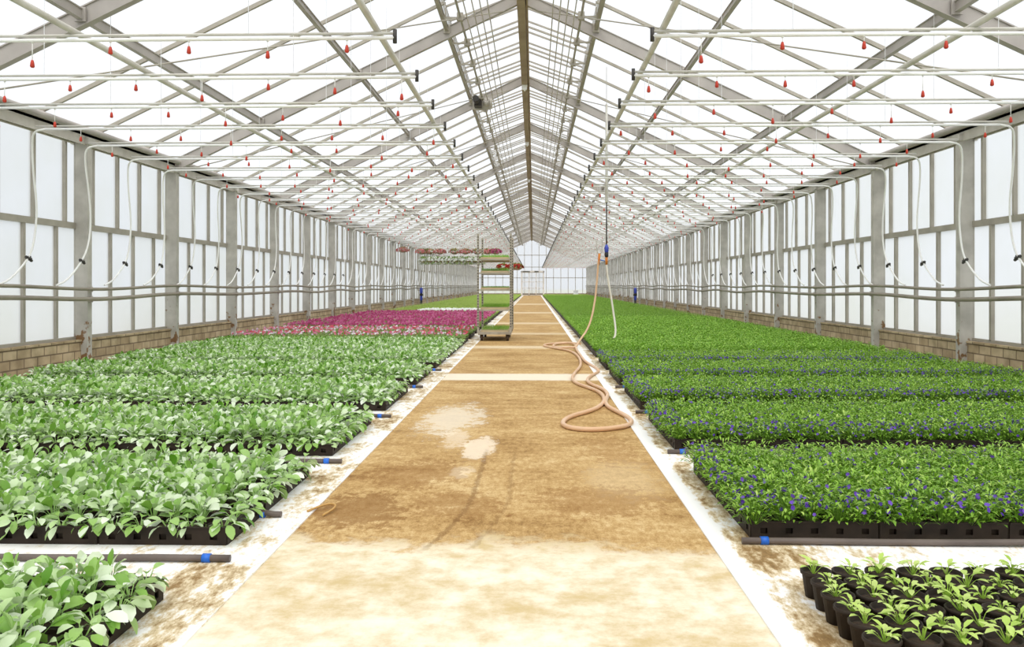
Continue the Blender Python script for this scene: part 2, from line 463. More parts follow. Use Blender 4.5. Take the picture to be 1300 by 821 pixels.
# ------------------------------------------------------------------ mesh building
class MB:
    def __init__(self):
        self.v, self.f, self.mi = [], [], []

    def quad_box(self, corners, mat=0):
        b = len(self.v)
        self.v += [tuple(c) for c in corners]
        for f in ((0, 3, 2, 1), (4, 5, 6, 7), (0, 1, 5, 4), (1, 2, 6, 5), (2, 3, 7, 6), (3, 0, 4, 7)):
            self.f.append(tuple(b + i for i in f))
            self.mi.append(mat)

    def box(self, x0, x1, y0, y1, z0, z1, mat=0):
        self.quad_box([(x0, y0, z0), (x1, y0, z0), (x1, y1, z0), (x0, y1, z0), (x0, y0, z1), (x1, y0, z1), (x1, y1, z1), (x0, y1, z1)], mat)
        return self

    def bar(self, a, b, w, h, up=(0, 0, 1), mat=0):
        """rectangular bar from a to b: w across, h along 'up'"""
        a, b, up = Vector(a), Vector(b), Vector(up)
        d = (b - a).normalized()
        s = d.cross(up).normalized()
        u = s.cross(d).normalized()
        cs = []
        for p in (a, b):
            cs += [p - s * w / 2 - u * h / 2, p + s * w / 2 - u * h / 2, p + s * w / 2 + u * h / 2, p - s * w / 2 + u * h / 2]
        self.quad_box(cs, mat)
        return self

    def ibeam(self, a, b, w, h, tf, tw, up=(0, 0, 1), mat=0):
        a, b, up = Vector(a), Vector(b), Vector(up)
        d = (b - a).normalized()
        s = d.cross(up).normalized()
        u = s.cross(d).normalized()
        o = u * (h / 2 - tf / 2)
        self.bar(a + o, b + o, w, tf, up, mat)
        self.bar(a - o, b - o, w, tf, up, mat)
        self.bar(a, b, tw, h - 2 * tf, up, mat)
        return self

    def tube(self, pts, r, n=8, mat=0, caps=True, closed=False):
        pts = [Vector(p) for p in pts]
        k = len(pts)
        rs = r if isinstance(r, (list, tuple)) else [r] * k
        base = len(self.v)
        up = None
        for i, p in enumerate(pts):
            t = (pts[min(i + 1, k - 1)] - pts[max(i - 1, 0)])
            t = t.normalized() if t.length > 1e-9 else Vector((0, 0, 1))
            if up is None:
                up = Vector((0, 0, 1)) if abs(t.z) < 0.9 else Vector((1, 0, 0))
            s = t.cross(up)
            if s.length < 1e-6:
                s = t.cross(Vector((0.3, 1, 0.2)))
            s.normalize()
            up = s.cross(t).normalized()
            for j in range(n):
                a = 2 * PI * j / n
                self.v.append(tuple(p + (s * math.cos(a) + up * math.sin(a)) * rs[i]))
        for i in range(k - 1):
            for j in range(n):
                a, b2 = base + i * n + j, base + i * n + (j + 1) % n
                self.f.append((a, b2, b2 + n, a + n))
                self.mi.append(mat)
        if caps:
            self.f.append(tuple(base + j for j in reversed(range(n))))
            self.f.append(tuple(base + (k - 1) * n + j for j in range(n)))
            self.mi += [mat, mat]
        return self

    def lathe(self, prof, n=12, at=(0, 0, 0), mat=0):
        base = len(self.v)
        for r, z in prof:
            for j in range(n):
                a = 2 * PI * j / n
                self.v.append((at[0] + r * math.cos(a), at[1] + r * math.sin(a), at[2] + z))
        for i in range(len(prof) - 1):
            for j in range(n):
                a, b = base + i * n + j, base + i * n + (j + 1) % n
                self.f.append((a, b, b + n, a + n))
                self.mi.append(mat)
        self.f.append(tuple(base + j for j in reversed(range(n))))
        self.f.append(tuple(base + (len(prof) - 1) * n + j for j in range(n)))
        self.mi += [mat, mat]
        return self

    def poly(self, pts, mat=0):
        b = len(self.v)
        self.v += [tuple(p) for p in pts]
        self.f.append(tuple(range(b, b + len(pts))))
        self.mi.append(mat)
        return self

    def mesh(self, name, mats, smooth=False):
        me = bpy.data.meshes.new(name)
        me.from_pydata(self.v, [], self.f)
        for m in mats if isinstance(mats, (list, tuple)) else [mats]:
            me.materials.append(m)
        me.polygons.foreach_set('material_index', self.mi)
        if smooth:
            me.polygons.foreach_set('use_smooth', [len(f) == 4 for f in self.f])
        me.update()
        return me

    def build(self, name, mats, parent=None, smooth=False, loc=None):
        return put(name, self.mesh(name, mats, smooth), parent, loc)


def put(name, me, parent=None, loc=None, rot=0.0, scale=None):
    o = bpy.data.objects.new(name, me)
    C.objects.link(o)
    if parent is not None:
        o.parent = parent
    if loc is not None:
        o.location = loc
    if rot:
        o.rotation_euler = (0, 0, rot)
    if scale:
        o.scale = (scale, scale, scale)
    return o


def empty(name, loc=(0, 0, 0), rot=0.0):
    return put(name, None, None, loc, rot)


def tag(o, label=None, cat=None, group=None, kind=None):
    if label:
        o['label'] = label
    if cat:
        o['category'] = cat
    if group:
        o['group'] = group
    if kind:
        o['kind'] = kind
    return o


def chaikin(pts, n=2):
    pts = [Vector(p) for p in pts]
    for _ in range(n):
        q = [pts[0]]
        for a, b in zip(pts, pts[1:]):
            q += [a * 0.75 + b * 0.25, a * 0.25 + b * 0.75]
        q.append(pts[-1])
        pts = q
    return pts


# ------------------------------------------------------------------ setting: floor, sheets, walls
YB = Y0 - 2 * BAY
mb = MB(); mb.box(PATH_L, PATH_R, YB, YEND + 4, -0.12, 0.0)
tag(mb.build('floor', M['path']), 'brown worn concrete path running down the middle of the greenhouse', 'path', kind='structure')
mb = MB(); mb.box(XL - 0.3, PATH_L, YB, YEND, -0.12, 0.006)
tag(mb.build('floor_sheet', M['sheetL']), 'white soiled ground sheet under the left plant beds', 'ground sheet', kind='structure')
mb = MB(); mb.box(PATH_R, XR + 0.3, YB, YEND, -0.12, 0.006)
tag(mb.build('floor_sheet', M['sheetR']), 'white soiled ground sheet under the right plant beds', 'ground sheet', kind='structure')
mb = MB(); mb.box(-160, 160, -60, 220, -0.4, -0.14)
tag(mb.build('ground', M['outside']), 'pale gravel yard outside the greenhouse glass', 'ground', kind='structure')

BRICK_H = 0.32
NB = 33                                  # bays: columns at YB + k*BAY
cols = [YB + k * BAY for k in range(NB + 1) if YB + k * BAY < YEND + 0.2]
for side, X, sgn in (('left', XL, -1), ('right', XR, 1)):
    mb = MB()
    xa, xb = X + sgn * 0.0, X + sgn * 0.2
    mb.box(min(xa, xb), max(xa, xb), YB, YEND, -0.12, BRICK_H)
    wall = mb.build('wall_' + side, M['brick'])
    tag(wall, 'low sandy brick wall at the foot of the %s glass' % side, 'wall', kind='structure')
    MB().box(min(xa, xb) - 0.012, max(xa, xb) + 0.012, YB, YEND, BRICK_H, BRICK_H + 0.025).build('coping', M['brick'], wall)

nwin = 0
TRANS = 1.72
for side, X, sgn in (('left', XL, -1), ('right', XR, 1)):
    gx = X + sgn * 0.09
    for k in range(len(cols) - 1):
        ya, yb = cols[k], cols[k + 1]
        nwin += 1
        y0, y1 = ya + 0.055, yb - 0.055
        root = MB()
        root.box(gx - 0.03, gx + 0.03, ya, yb, TRANS - 0.035, TRANS + 0.035)
        root.box(gx - 0.03, gx + 0.03, ya, yb, BRICK_H + 0.02, BRICK_H + 0.06)
        w = root.build('window_%d' % nwin, M['bar'])
        tag(w, 'frosted glass bay of the %s wall, %s from the camera' % (side, ordinal(max(1, k))), 'window', kind='structure')
        fr = MB()
        for f in (0.08, 0.33, 0.58, 0.83):
            y = ya + f * BAY
            fr.box(gx - 0.03, gx + 0.02, y - 0.022, y + 0.022, BRICK_H + 0.05, TRANS - 0.03)
        for f in (0.15, 0.40, 0.65, 0.90):
            y = ya + f * BAY
            fr.box(gx - 0.03, gx + 0.03, y - 0.017, y + 0.017, TRANS + 0.03, 2.72)
        fr.build('glazing_bar', M['bar'], w)
        pn = MB()
        px = gx + sgn * 0.012
        pn.poly([(px, ya, BRICK_H + 0.03), (px, yb, BRICK_H + 0.03), (px, yb, TRANS), (px, ya, TRANS)])
        pn.poly([(px, ya, TRANS), (px, yb, TRANS), (px, yb, 2.8), (px, ya, 2.8)])
        pn.build('pane', M['wallglass'], w)

# columns
cm = MB()
cm.ibeam((0, 0, 0), (0, 0, 2.78), 0.10, 0.17, 0.010, 0.09, up=(1, 0, 0))
cm.box(-0.11, 0.11, -0.09, 0.09, 2.70, 2.78)
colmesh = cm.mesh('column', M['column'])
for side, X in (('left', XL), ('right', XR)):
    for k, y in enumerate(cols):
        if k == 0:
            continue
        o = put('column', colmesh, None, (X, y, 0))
        tag(o, 'grey steel column in the %s wall, %s one from the near end' % (side, ordinal(k)), 'column', 'columns of the %s wall' % side, 'structure')

# eaves gutter beams with the round pipe on them
for side, X, sgn, n in (('left', XL, -1, 1), ('right', XR, 1, 2)):
    mb = MB()
    mb.box(X - 0.07, X + 0.07, YB, YEND, 2.80, 2.83)
    mb.box(X + sgn * 0.05, X + sgn * 0.07, YB, YEND, 2.70, 2.83)
    mb.box(X - sgn * 0.07, X - sgn * 0.055, YB, YEND, 2.69, 2.83)
    mb.box(X - sgn * 0.07, X + sgn * 0.02, YB, YEND, 2.832, 2.885)
    y = YB
    while y < 40:
        mb.box(X - 0.05, X + 0.05, y, y + 0.02, 2.775, 2.80)
        y += 0.12
    g = mb.build('trim_%d' % n, M['galv'])
    tag(g, 'galvanised eaves gutter beam along the top of the %s wall' % side, 'gutter', kind='structure')
    MB().tube([(X - sgn * 0.12, YB, 2.86), (X - sgn * 0.12, YEND, 2.86)], 0.038, 10).build('pipe', M['rafter'], g, True)

# ------------------------------------------------------------------ roof
for side, sgn in (('left', -1), ('right', 1)):
    xe = XC + sgn * (HALF + 0.05)
    for k in range(len(cols) - 1):
        ya, yb = cols[k], cols[k + 1]
        mb = MB()
        for i in range(2):
            y = ya + (i + 0.25) * BAY / 2
            mb.bar((xe, y, roof_z(xe, 0.0)), (XC + sgn * 1.06, y, roof_z(XC + sgn * 1.06, 0.0)), 0.036, 0.045)
        c = mb.build('ceiling', M['bar'])
        tag(c, 'glazed roof bay on the %s slope, %s from the camera' % (side, ordinal(max(1, k))), 'roof', kind='structure')
        gl = MB()
        xa, xb = xe, XC + sgn * 1.06
        gl.poly([(xa, ya, roof_z(xa, 0.02)), (xa, yb, roof_z(xa, 0.02)), (xb, yb, roof_z(xb, 0.02)), (xb, ya, roof_z(xb, 0.02))])
        gl.build('pane', M['roofglass'], c)
        # ridge vent sash, hinged at the ridge and raised a little
        v = MB()
        d1 = 1.115
        xh, zh = XC + sgn * 0.05, roof_z(XC + sgn * 0.05, 0.06)
        xl, zl = XC + sgn * d1, roof_z(XC + sgn * d1, 0.17)
        for i in range(2):
            for dy, wv in ((-0.30, 0.018), (0.0, 0.030), (0.30, 0.022)):
                y = ya + (i + 0.5) * BAY / 2 + dy
                v.bar((xh, y, zh), (xl, y, zl), wv, 0.03)
        v.bar((xl, ya + 0.01, zl), (xl, yb - 0.01, zl), 0.045, 0.04)
        vo = v.build('roof_vent', M['bar'])
        tag(vo, 'slightly open ridge vent on the %s roof slope, %s from the camera' % (side, ordinal(max(1, k))), 'roof vent', 'ridge vents of the %s slope' % side, 'structure')
        gl = MB()
        gl.poly([(xh, ya, zh + 0.018), (xh, yb, zh + 0.018), (xl, yb, zl + 0.018), (xl, ya, zl + 0.018)])
        gl.build('pane', M['roofglass'], vo)

rafts = [y for k, y in enumerate(cols) if k % 2 == 0]
for k, y in enumerate(rafts):
    for side, sgn in (('left', -1), ('right', 1)):
        xe = XC + sgn * (HALF + 0.02)
        xr = XC + sgn * 0.03
        mb = MB()
        mb.ibeam((xe, y, roof_z(xe, -0.115)), (xr, y, roof_z(xr, -0.115)), 0.08, 0.165, 0.012, 0.05)
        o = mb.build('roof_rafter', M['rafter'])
        tag(o, 'grey sloping steel rafter on the %s slope, %s from the near end' % (side, ordinal(k + 1)), 'rafter', 'roof rafters', 'structure')
        pl = MB()
        pl.box(min(xe, xe - sgn * 0.16), max(xe, xe - sgn * 0.16), y - 0.06, y + 0.06, 2.77, 2.83)
        pl.build('end_plate', M['rafter'], o)
        if k < len(rafts) - 1:
            y2 = rafts[k + 1]
            br = MB()
            xt = XC + sgn * 0.25
            br.tube([(xe - sgn * 0.1, y + 0.05, roof_z(xe, -0.16)), (xt, y2 - 0.05, roof_z(xt, -0.22))], 0.010, 6)
            tag(br.build('brace_rod', M['bar']), 'thin diagonal wind brace rod under the %s slope, %s from camera' % (side, ordinal(k + 1)), 'brace', 'wind braces', 'structure')
            for x, nm, lo in ((XC + sgn * 3.915, 'lower', 0.10), (XC + sgn * 2.44, 'middle', 0.09), (XC + sgn * 1.115, 'upper', 0.06)):
                p = MB()
                p.ibeam((x, y + 0.045, roof_z(x, -lo)), (x, y2 - 0.045, roof_z(x, -lo)), 0.055, 0.10 if nm == 'lower' else 0.075, 0.01, 0.03)
                for ye in (y + 0.05, y2 - 0.05):
                    p.box(x - 0.05, x + 0.05, ye - 0.01, ye + 0.01, roof_z(x, -lo) - 0.07, roof_z(x, -lo) + 0.06)
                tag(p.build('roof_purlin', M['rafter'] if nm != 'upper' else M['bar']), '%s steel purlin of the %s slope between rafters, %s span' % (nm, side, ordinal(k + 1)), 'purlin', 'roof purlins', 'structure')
    if k < len(rafts) - 1:
        y2 = rafts[k + 1]
        mb = MB()
        mb.box(XC - 0.06, XC + 0.06, y, y2 - 0.004, 5.10, 5.34)
        mb.box(XC + 0.075, XC + 0.10, y, y2 - 0.004, 5.14, 5.30)
        mb.box(XC - 0.02, XC + 0.09, y, y2 - 0.004, 5.34, 5.44)
        tag(mb.build('ridge_beam', M['ridge']), 'brown ridge beam at the roof peak, %s span from the near end' % ordinal(k + 1), 'ridge beam', 'ridge beams', 'structure')

# ridge junction boxes
for k, y in ((3, 17.45), (4, 24.4), (5, 33.0)):
    mb = MB()
    mb.box(-0.045, 0.045, -0.04, 0.04, -0.09, 0.0)
    mb.box(-0.055, 0.055, -0.05, 0.05, -0.015, 0.0)
    mb.tube([(0, 0, -0.09), (0, 0, -0.12)], [0.025, 0.012], 8)
    o = mb.build('mounted_junction_box', M['whitepipe'], loc=(XC, y, 5.10))
    tag(o, 'small white junction box under the ridge beam, %s from the camera' % ordinal(k - 2), 'junction box', 'ridge junction boxes')

# vent drive: shaft with rack arms each side
for side, sgn in (('left', -1), ('right', 1)):
    xs = XC + sgn * 0.86
    zs = roof_z(xs, -0.20)
    t = empty('vent_shaft', (xs, YB, zs))
    tag(t, 'long vent opening shaft with rack arms under the %s side of the ridge' % side, 'vent drive')
    MB().tube([(0, 0, 0), (0, YEND - YB, 0)], 0.018, 8).build('shaft', M['bar'], t, True)
    xv = XC + sgn * 1.10
    am = MB()
    am.bar((sgn * -0.06, 0, -0.02), (xv - xs, 0, roof_z(xv, -0.10) - zs), 0.02, 0.024)
    am.bar((xv - xs - sgn * 0.03, 0, roof_z(xv, -0.12) - zs), (xv - xs - sgn * 0.03, 0, roof_z(xv, 0.12) - zs), 0.016, 0.016, up=(0, 1, 0))
    am.box(-0.045, 0.045, -0.035, 0.035, -0.06, 0.05)
    arm = am.mesh('rack_arm', M['bar'])
    y = 0.6
    while y < YEND - YB:
        put('rack_arm', arm, t, (0, y, 0))
        y += BAY / 2
    for j, (dd, dz) in enumerate(((0.66, -0.24), (0.56, -0.25), (0.46, -0.26), (0.76, -0.26))):
        x = XC + sgn * dd
        mb = MB()
        mb.tube([(x, YB, roof_z(x, dz)), (x, YEND, roof_z(x, dz))], 0.009, 6)
        o = mb.build('screen_cable', M['galv'])
        tag(o, 'thin grey cable running lengthwise %s of the ridge, %s one out' % (side, ordinal((3, 2, 1, 4)[j])), 'cable', 'cables beside the ridge')
xm = XC - 0.95
t = empty('vent_motor', (xm, 17.35, roof_z(xm, -0.22)))
tag(t, 'dark gear motor with wheel under the roof vents near the ridge', 'motor')
MB().box(-0.07, 0.07, -0.16, 0.10, -0.12, 0.06).build('gearbox', M['darkplastic'], t)
MB().tube([(-0.02, -0.16, -0.03), (-0.02, -0.44, -0.03)], 0.065, 12).build('motor_body', M['darkplastic'], t, True)
mb = MB(); mb.tube([(0.10, -0.02, -0.05), (0.24, -0.02, -0.05)], 0.06, 12)
mb.tube([(0.24, -0.02, -0.05), (0.29, -0.02, -0.05)], 0.10, 14)
mb.build('drive_wheel', M['galv'], t, True)
MB().box(-0.12, 0.26, 0.10, 0.13, -0.14, 0.10).build('bracket', M['galv'], t)

# lengthwise carrier rails for the sprinkler lines
for x, nm in ((-3.1, 'outer left'), (-1.05, 'inner left'), (0.86, 'inner right'), (2.9, 'outer right')):
    mb = MB()
    mb.tube([(x, YB, 2.71), (x, YEND, 2.71)], 0.023, 8)
    tag(mb.build('carrier_rail', M['rail'], smooth=True), 'long %s carrier rail that the sprinkler lines hang from' % nm, 'rail')

# ------------------------------------------------------------------ overhead sprinkler lines
def nozzle_mesh(drop):
    mb = MB()
    mb.tube([(0, 0, 0), (0, 0, -drop)], 0.003, 5, 0)
    mb.tube([(0, 0, -drop), (0, 0, -drop - 0.016), (0, 0, -drop - 0.042), (0, 0, -drop - 0.05)], [0.008, 0.012, 0.0155, 0.009], 8, 1)
    mb.tube([(0, 0, 0.02), (0, 0, -0.006)], 0.008, 6, 0)
    return mb.mesh('nozzle', [M['whitepipe'], M['red']], True)


nozzles = [nozzle_mesh(d) for d in (0.035, 0.07, 0.12)]
capm = MB().tube([(0, 0, 0.055), (0, 0, -0.035)], 0.014, 8).mesh('end_cap', M['darkplastic'], True)
valvem = MB()
valvem.tube([(0, 0.05, -0.02), (0, -0.05, 0.02)], 0.016, 8)
valvem.tube([(-0.03, 0, 0), (0.03, 0, 0)], 0.012, 8)
valvem.box(-0.008, 0.008, -0.03, 0.03, 0.012, 0.03)
valvem = valvem.mesh('valve', M['darkplastic'], True)
ROW = 1.063
row = 0
yr = 5.62
FINE = 18
while yr < YEND - 1.0:
    for side, sgn in (('left', -1), ('right', 1)):
        xin = -0.92 if sgn < 0 else 0.78
        xout = XL + 0.24 if sgn < 0 else XR - 0.24
        fine = row < FINE
        lab = 'white overhead sprinkler line with red drippers %s of the path, %s from the camera' % (side, ordinal(row + 1))
        L = abs(xout - xin)
        zr = 2.64
        rail_pts = [(0, 0, 0.030), (sgn * L, 0, 0.030)]
        pipe_pts = [(0, 0, 0), (sgn * (L - 0.1), 0, 0)]
        end = Vector((sgn * (L - 0.1), 0, 0))
        xw = (XL + 0.13 - xin) if sgn < 0 else (XR - 0.13 - xin)
        jj = rnd.uniform(-0.05, 0.05)
        hose = chaikin([end, end + Vector((sgn * 0.14, 0.02, -0.02)), (xw - sgn * 0.02, 0.08, -0.16), (xw, 0.17 + jj, -0.45), (xw, 0.24 + jj, -0.80), (xw, 0.20 + jj, -1.12),
                        (xw, 0.08, -1.34), (xw, -0.25, -1.58), (xw, -0.48, -1.64)], 2 if fine else 1)
        valve_at = (xw, 0.06, -1.36)
        nn = []
        x = 0.32 if row % 2 == 0 else 0.12
        while x < L - 0.1:
            nn.append((sgn * x, rnd.choice((0, 0, 1, 1, 2))))
            x += 0.53
        hangs = [abs(xin - q) for q in ((-1.9, -3.9) if sgn < 0 else (1.7, 3.6))]
        if fine:
            o = MB().tube(pipe_pts, 0.0125, 8).build('sprinkler_line', M['whitepipe'], None, True, (xin, yr, zr))
            MB().tube(rail_pts, 0.010, 8).build('support_rail', M['rail'], o, True)
            put('end_cap', capm, o, (0, 0, 0))
            for x, q in nn:
                put('nozzle', nozzles[q], o, (x, 0, -0.012))
            h = MB().tube(hose, 0.011, 8).build('feed_hose', M['whitepipe'], o, True)
            put('valve', valvem, h, valve_at)
            for hx in hangs:
                gx = xin + sgn * hx
                MB().tube([(sgn * hx, 0, 0.03), (sgn * hx, 0, roof_z(gx, 0.0) - zr)], 0.0025, 5).build('hanger_wire', M['wire'], o)
        else:
            mb = MB()
            n = 6 if row < 40 else 4
            mb.tube(pipe_pts, 0.0125, n, 0)
            mb.tube(rail_pts, 0.010, n, 1)
            mb.tube(hose, 0.012, n, 0)
            for x, q in nn:
                d = (0.035, 0.07, 0.12)[q]
                mb.tube([(x, 0, -d), (x, 0, -d - 0.05)], [0.006, 0.012], 5, 2)
            mb.tube([(0, 0, 0.055), (0, 0, -0.035)], 0.014, 5, 3)
            o = mb.build('sprinkler_line', [M['whitepipe'], M['rail'], M['red'], M['darkplastic']], None, True, (xin, yr, zr))
        tag(o, lab, 'sprinkler line', 'sprinkler lines %s of the path' % side)
    row += 1
    yr += ROW

# supply pipes along the walls
for side, X, sgn in (('left', XL, 1), ('right', XR, -1)):
    for z, r, nm in ((0.975, 0.020, 'upper'), (0.855, 0.026, 'lower')):
        pts = []
        y = YB
        while y <= YEND:
            pts.append((X + sgn * (0.12 + r), y, z - 0.018 * math.sin(2 * PI * (y - 9.2) / (2 * BAY)) + 0.006 * math.sin(y * 1.7)))
            y += 0.3
        o = MB().tube(pts, r, 8).build('supply_pipe', M['supply'], None, True)
        tag(o, '%s grey water supply pipe running along the %s wall' % (nm, side), 'pipe', 'water pipes along the walls')
        cl = MB()
        cl.box(-0.015, 0.015, -0.02, 0.02, -r - 0.012, r + 0.012)
        cm2 = cl.mesh('pipe_clip', M['galv'])
        for y in cols[2:16]:
            put('pipe_clip', cm2, o, (X + sgn * 0.10, y, z - 0.018 * math.sin(2 * PI * (y - 9.2) / (2 * BAY)) + 0.006 * math.sin(y * 1.7)))

# blue and black valve stations by the walls
for side, X in (('left', XL + 0.34), ('right', XR - 0.30)):
    t = empty('valve_station', (X - 0.1, 39.5, 0.006))
    tag(t, 'blue and black water valve station standing at the %s wall' % side, 'valve station')
    MB().lathe([(0.10, 0), (0.10, 0.03), (0.05, 0.05), (0.05, 0.32)], 12).build('stand', M['black'], t, True)
    MB().lathe([(0.05, 0.30), (0.06, 0.34), (0.06, 0.46), (0.06, 0.50)], 12).build('lower_valve', M['bluedark'], t, True)
    MB().lathe([(0.06, 0.50), (0.09, 0.53), (0.07, 0.60), (0.05, 0.63)], 12).build('filter', M['black'], t, True)
    MB().lathe([(0.06, 0.62), (0.07, 0.66), (0.07, 0.82), (0.05, 0.88)], 12).build('upper_valve', M['bluedark'], t, True)
    MB().tube([(0, 0, 0.75), (0.16 if X > 0 else -0.16, 0, 0.75), (0.20 if X > 0 else -0.20, 0, 0.97)], 0.02, 8).build('connector', M['supply'], t, True)

# ------------------------------------------------------------------ end wall
mbw = MB()
GX = [XC + i * 0.70 for i in range(-7, 8)]
wb = MB(); wb.box(XL - 0.1, XR + 0.1, YEND, YEND + 0.1, 0.0, 0.22)
we = wb.build('wall_back', M['brick'])
tag(we, 'low kerb under the glazed end wall', 'wall', kind='structure')
fr = MB()
for x in GX:
    fr.box(x - 0.025, x + 0.025, YEND - 0.03, YEND + 0.03, 0.2, roof_z(x, -0.02))
for z in (1.72, 2.75, 3.9):
    xa = XL if z < 2.8 else XC - (HALF - (z - EAVE) / SLOPE)
    xb = XR if z < 2.8 else XC + (HALF - (z - EAVE) / SLOPE)
    fr.box(xa, xb, YEND - 0.03, YEND + 0.03, z - 0.03, z + 0.03)
nwin += 1
w = fr.build('window_%d' % nwin, M['bar'])
tag(w, 'glazed gable wall closing the far end of the greenhouse', 'window', kind='structure')
gl = MB(); gl.poly([(XL, YEND + 0.02, 0.2), (XR, YEND + 0.02, 0.2), (XR, YEND + 0.02, EAVE), (XC, YEND + 0.02, roof_z(XC)), (XL, YEND + 0.02, EAVE)])
gl.build('pane', M['roofglass'], w)
d = MB()
dx0, dx1, dy = -1.12, 0.92, YEND - 0.10
d.box(dx0 - 0.10, dx0, dy - 0.05, dy + 0.05, 0, 2.35)
d.box(dx1, dx1 + 0.10, dy - 0.05, dy + 0.05, 0, 2.35)
d.box(dx0 - 0.10, dx1 + 0.10, dy - 0.05, dy + 0.05, 2.25, 2.40)
do = d.build('door_1', M['doorframe'])
tag(do, 'white sliding double door at the far end of the path', 'door', kind='structure')
for i in range(3):
    xa = dx0 + i * (dx1 - dx0) / 3
    xb = xa + (dx1 - dx0) / 3
    lf = MB()
    for x in (xa + 0.01, xb - 0.05):
        lf.box(x, x + 0.04, dy - 0.02, dy + 0.02, 0.02, 2.25)
    for z in (0.02, 0.7, 1.3, 2.2):
        lf.box(xa, xb, dy - 0.02, dy + 0.02, z, z + 0.05)
    lo = lf.build('door_leaf', M['doorframe'], do)
    pn = MB(); pn.poly([(xa, dy, 0.0), (xb, dy, 0.0), (xb, dy, 2.25), (xa, dy, 2.25)])
    pn.build('pane', M['roofglass'], lo)
MB().box(dx0 + 0.05, dx0 + 0.75, dy - 0.09, dy - 0.05, 2.28, 2.36).box(dx0 + 1.2, dx0 + 1.6, dy - 0.09, dy - 0.05, 2.28, 2.36).build('door_track', M['darkplastic'], do)

# ------------------------------------------------------------------ plants (numpy meshes)
def np_mesh(name, V, F, mats, mi=None, tone=None, smooth=False):
    me = bpy.data.meshes.new(name)
    nv, nf = len(V), len(F)
    me.vertices.add(nv)
    me.vertices.foreach_set('co', np.ascontiguousarray(V, dtype=np.float32).ravel())
    me.loops.add(nf * 4)
    me.loops.foreach_set('vertex_index', np.ascontiguousarray(F, dtype=np.int32).ravel())
    me.polygons.add(nf)
    me.polygons.foreach_set('loop_start', np.arange(0, nf * 4, 4, dtype=np.int32))
    for m in mats:
        me.materials.append(m)
    if mi is not None:
        me.polygons.foreach_set('material_index', np.ascontiguousarray(mi, dtype=np.int32))
    if smooth:
        me.polygons.foreach_set('use_smooth', np.ones(nf, dtype=bool))
    a = me.attributes.new('tone', 'FLOAT', 'FACE')
    a.data.foreach_set('value', np.ascontiguousarray(tone if tone is not None else np.full(nf, 0.5), dtype=np.float32))
    me.update(calc_edges=True)
    me.validate()
    return me


def leaf_np(base, azim, pitch, length, width, cup=0.25, bend=0.5, segs=4, stalk=0.0, roll=0.0):
    """a folded, tapering leaf: returns verts, faces"""
    ts = np.linspace(0, 1, segs + 1)
    prof = np.interp(ts, [0, 0.15, 0.45, 0.75, 1.0], [0.10, 0.55, 1.0, 0.78, 0.12])
    V = []
    p = np.array(base, float)
    ca, sa = math.cos(azim), math.sin(azim)
    side = np.array([-sa, ca, 0.0])
    ang = pitch
    if stalk:
        p = p + stalk * np.array([ca * math.cos(ang), sa * math.cos(ang), math.sin(ang)])
    step = length / segs
    for i, t in enumerate(ts):
        d = np.array([ca * math.cos(ang), sa * math.cos(ang), math.sin(ang)])
        nrm = np.array([-ca * math.sin(ang), -sa * math.sin(ang), math.cos(ang)])
        s2 = side * math.cos(roll) + nrm * math.sin(roll)
        n2 = nrm * math.cos(roll) - side * math.sin(roll)
        w = prof[i] * width / 2
        V += [p - s2 * w + n2 * w * cup, p, p + s2 * w + n2 * w * cup]
        p = p + d * step
        ang -= bend / segs
    F = []
    for i in range(segs):
        a = i * 3
        F += [(a, a + 1, a + 4, a + 3), (a + 1, a + 2, a + 5, a + 4)]
    return np.array(V), np.array(F)


def stack(parts):
    Vs, Fs, Ts, Ms, b = [], [], [], [], 0
    for V, F, t, m in parts:
        Vs.append(V); Fs.append(F + b); b += len(V)
        Ts.append(np.full(len(F), t)); Ms.append(np.full(len(F), m))
    return np.concatenate(Vs), np.concatenate(Fs), np.concatenate(Ts), np.concatenate(Ms)


def strip(base, tip, w):
    """thin stalk as a crossed pair of quads"""
    b, t = np.array(base, float), np.array(tip, float)
    V = np.array([b + (w, 0, 0), b - (w, 0, 0), t - (w * .6, 0, 0), t + (w * .6, 0, 0), b + (0, w, 0), b - (0, w, 0), t - (0, w * .6, 0), t + (0, w * .6, 0)])
    return V, np.array([(0, 1, 2, 3), (4, 5, 6, 7)])


def flower_np(c, r, petals, face, tilt=0.4):
    """open flower: a quad petal for each lobe, facing direction 'face' (azimuth, elevation)"""
    az, el = face
    n = np.array([math.cos(az) * math.cos(el), math.sin(az) * math.cos(el), math.sin(el)])
    u = np.cross(n, [0, 0, 1.0]); u = u / (np.linalg.norm(u) + 1e-9) if np.linalg.norm(u) > 1e-6 else np.array([1.0, 0, 0])
    w = np.cross(n, u)
    c = np.array(c, float)
    V, F = [], []
    for k in range(petals):
        a = 2 * PI * k / petals + 0.3
        h = PI / petals * 0.95
        e = lambda ang, rr, up: c + (u * math.cos(ang) + w * math.sin(ang)) * rr + n * up
        b = len(V)
        V += [c, e(a - h, r * 0.8, r * tilt), e(a, r, r * tilt * 0.7), e(a + h, r * 0.8, r * tilt)]
        F.append((b, b + 1, b + 2, b + 3))
    return np.array(V), np.array(F)


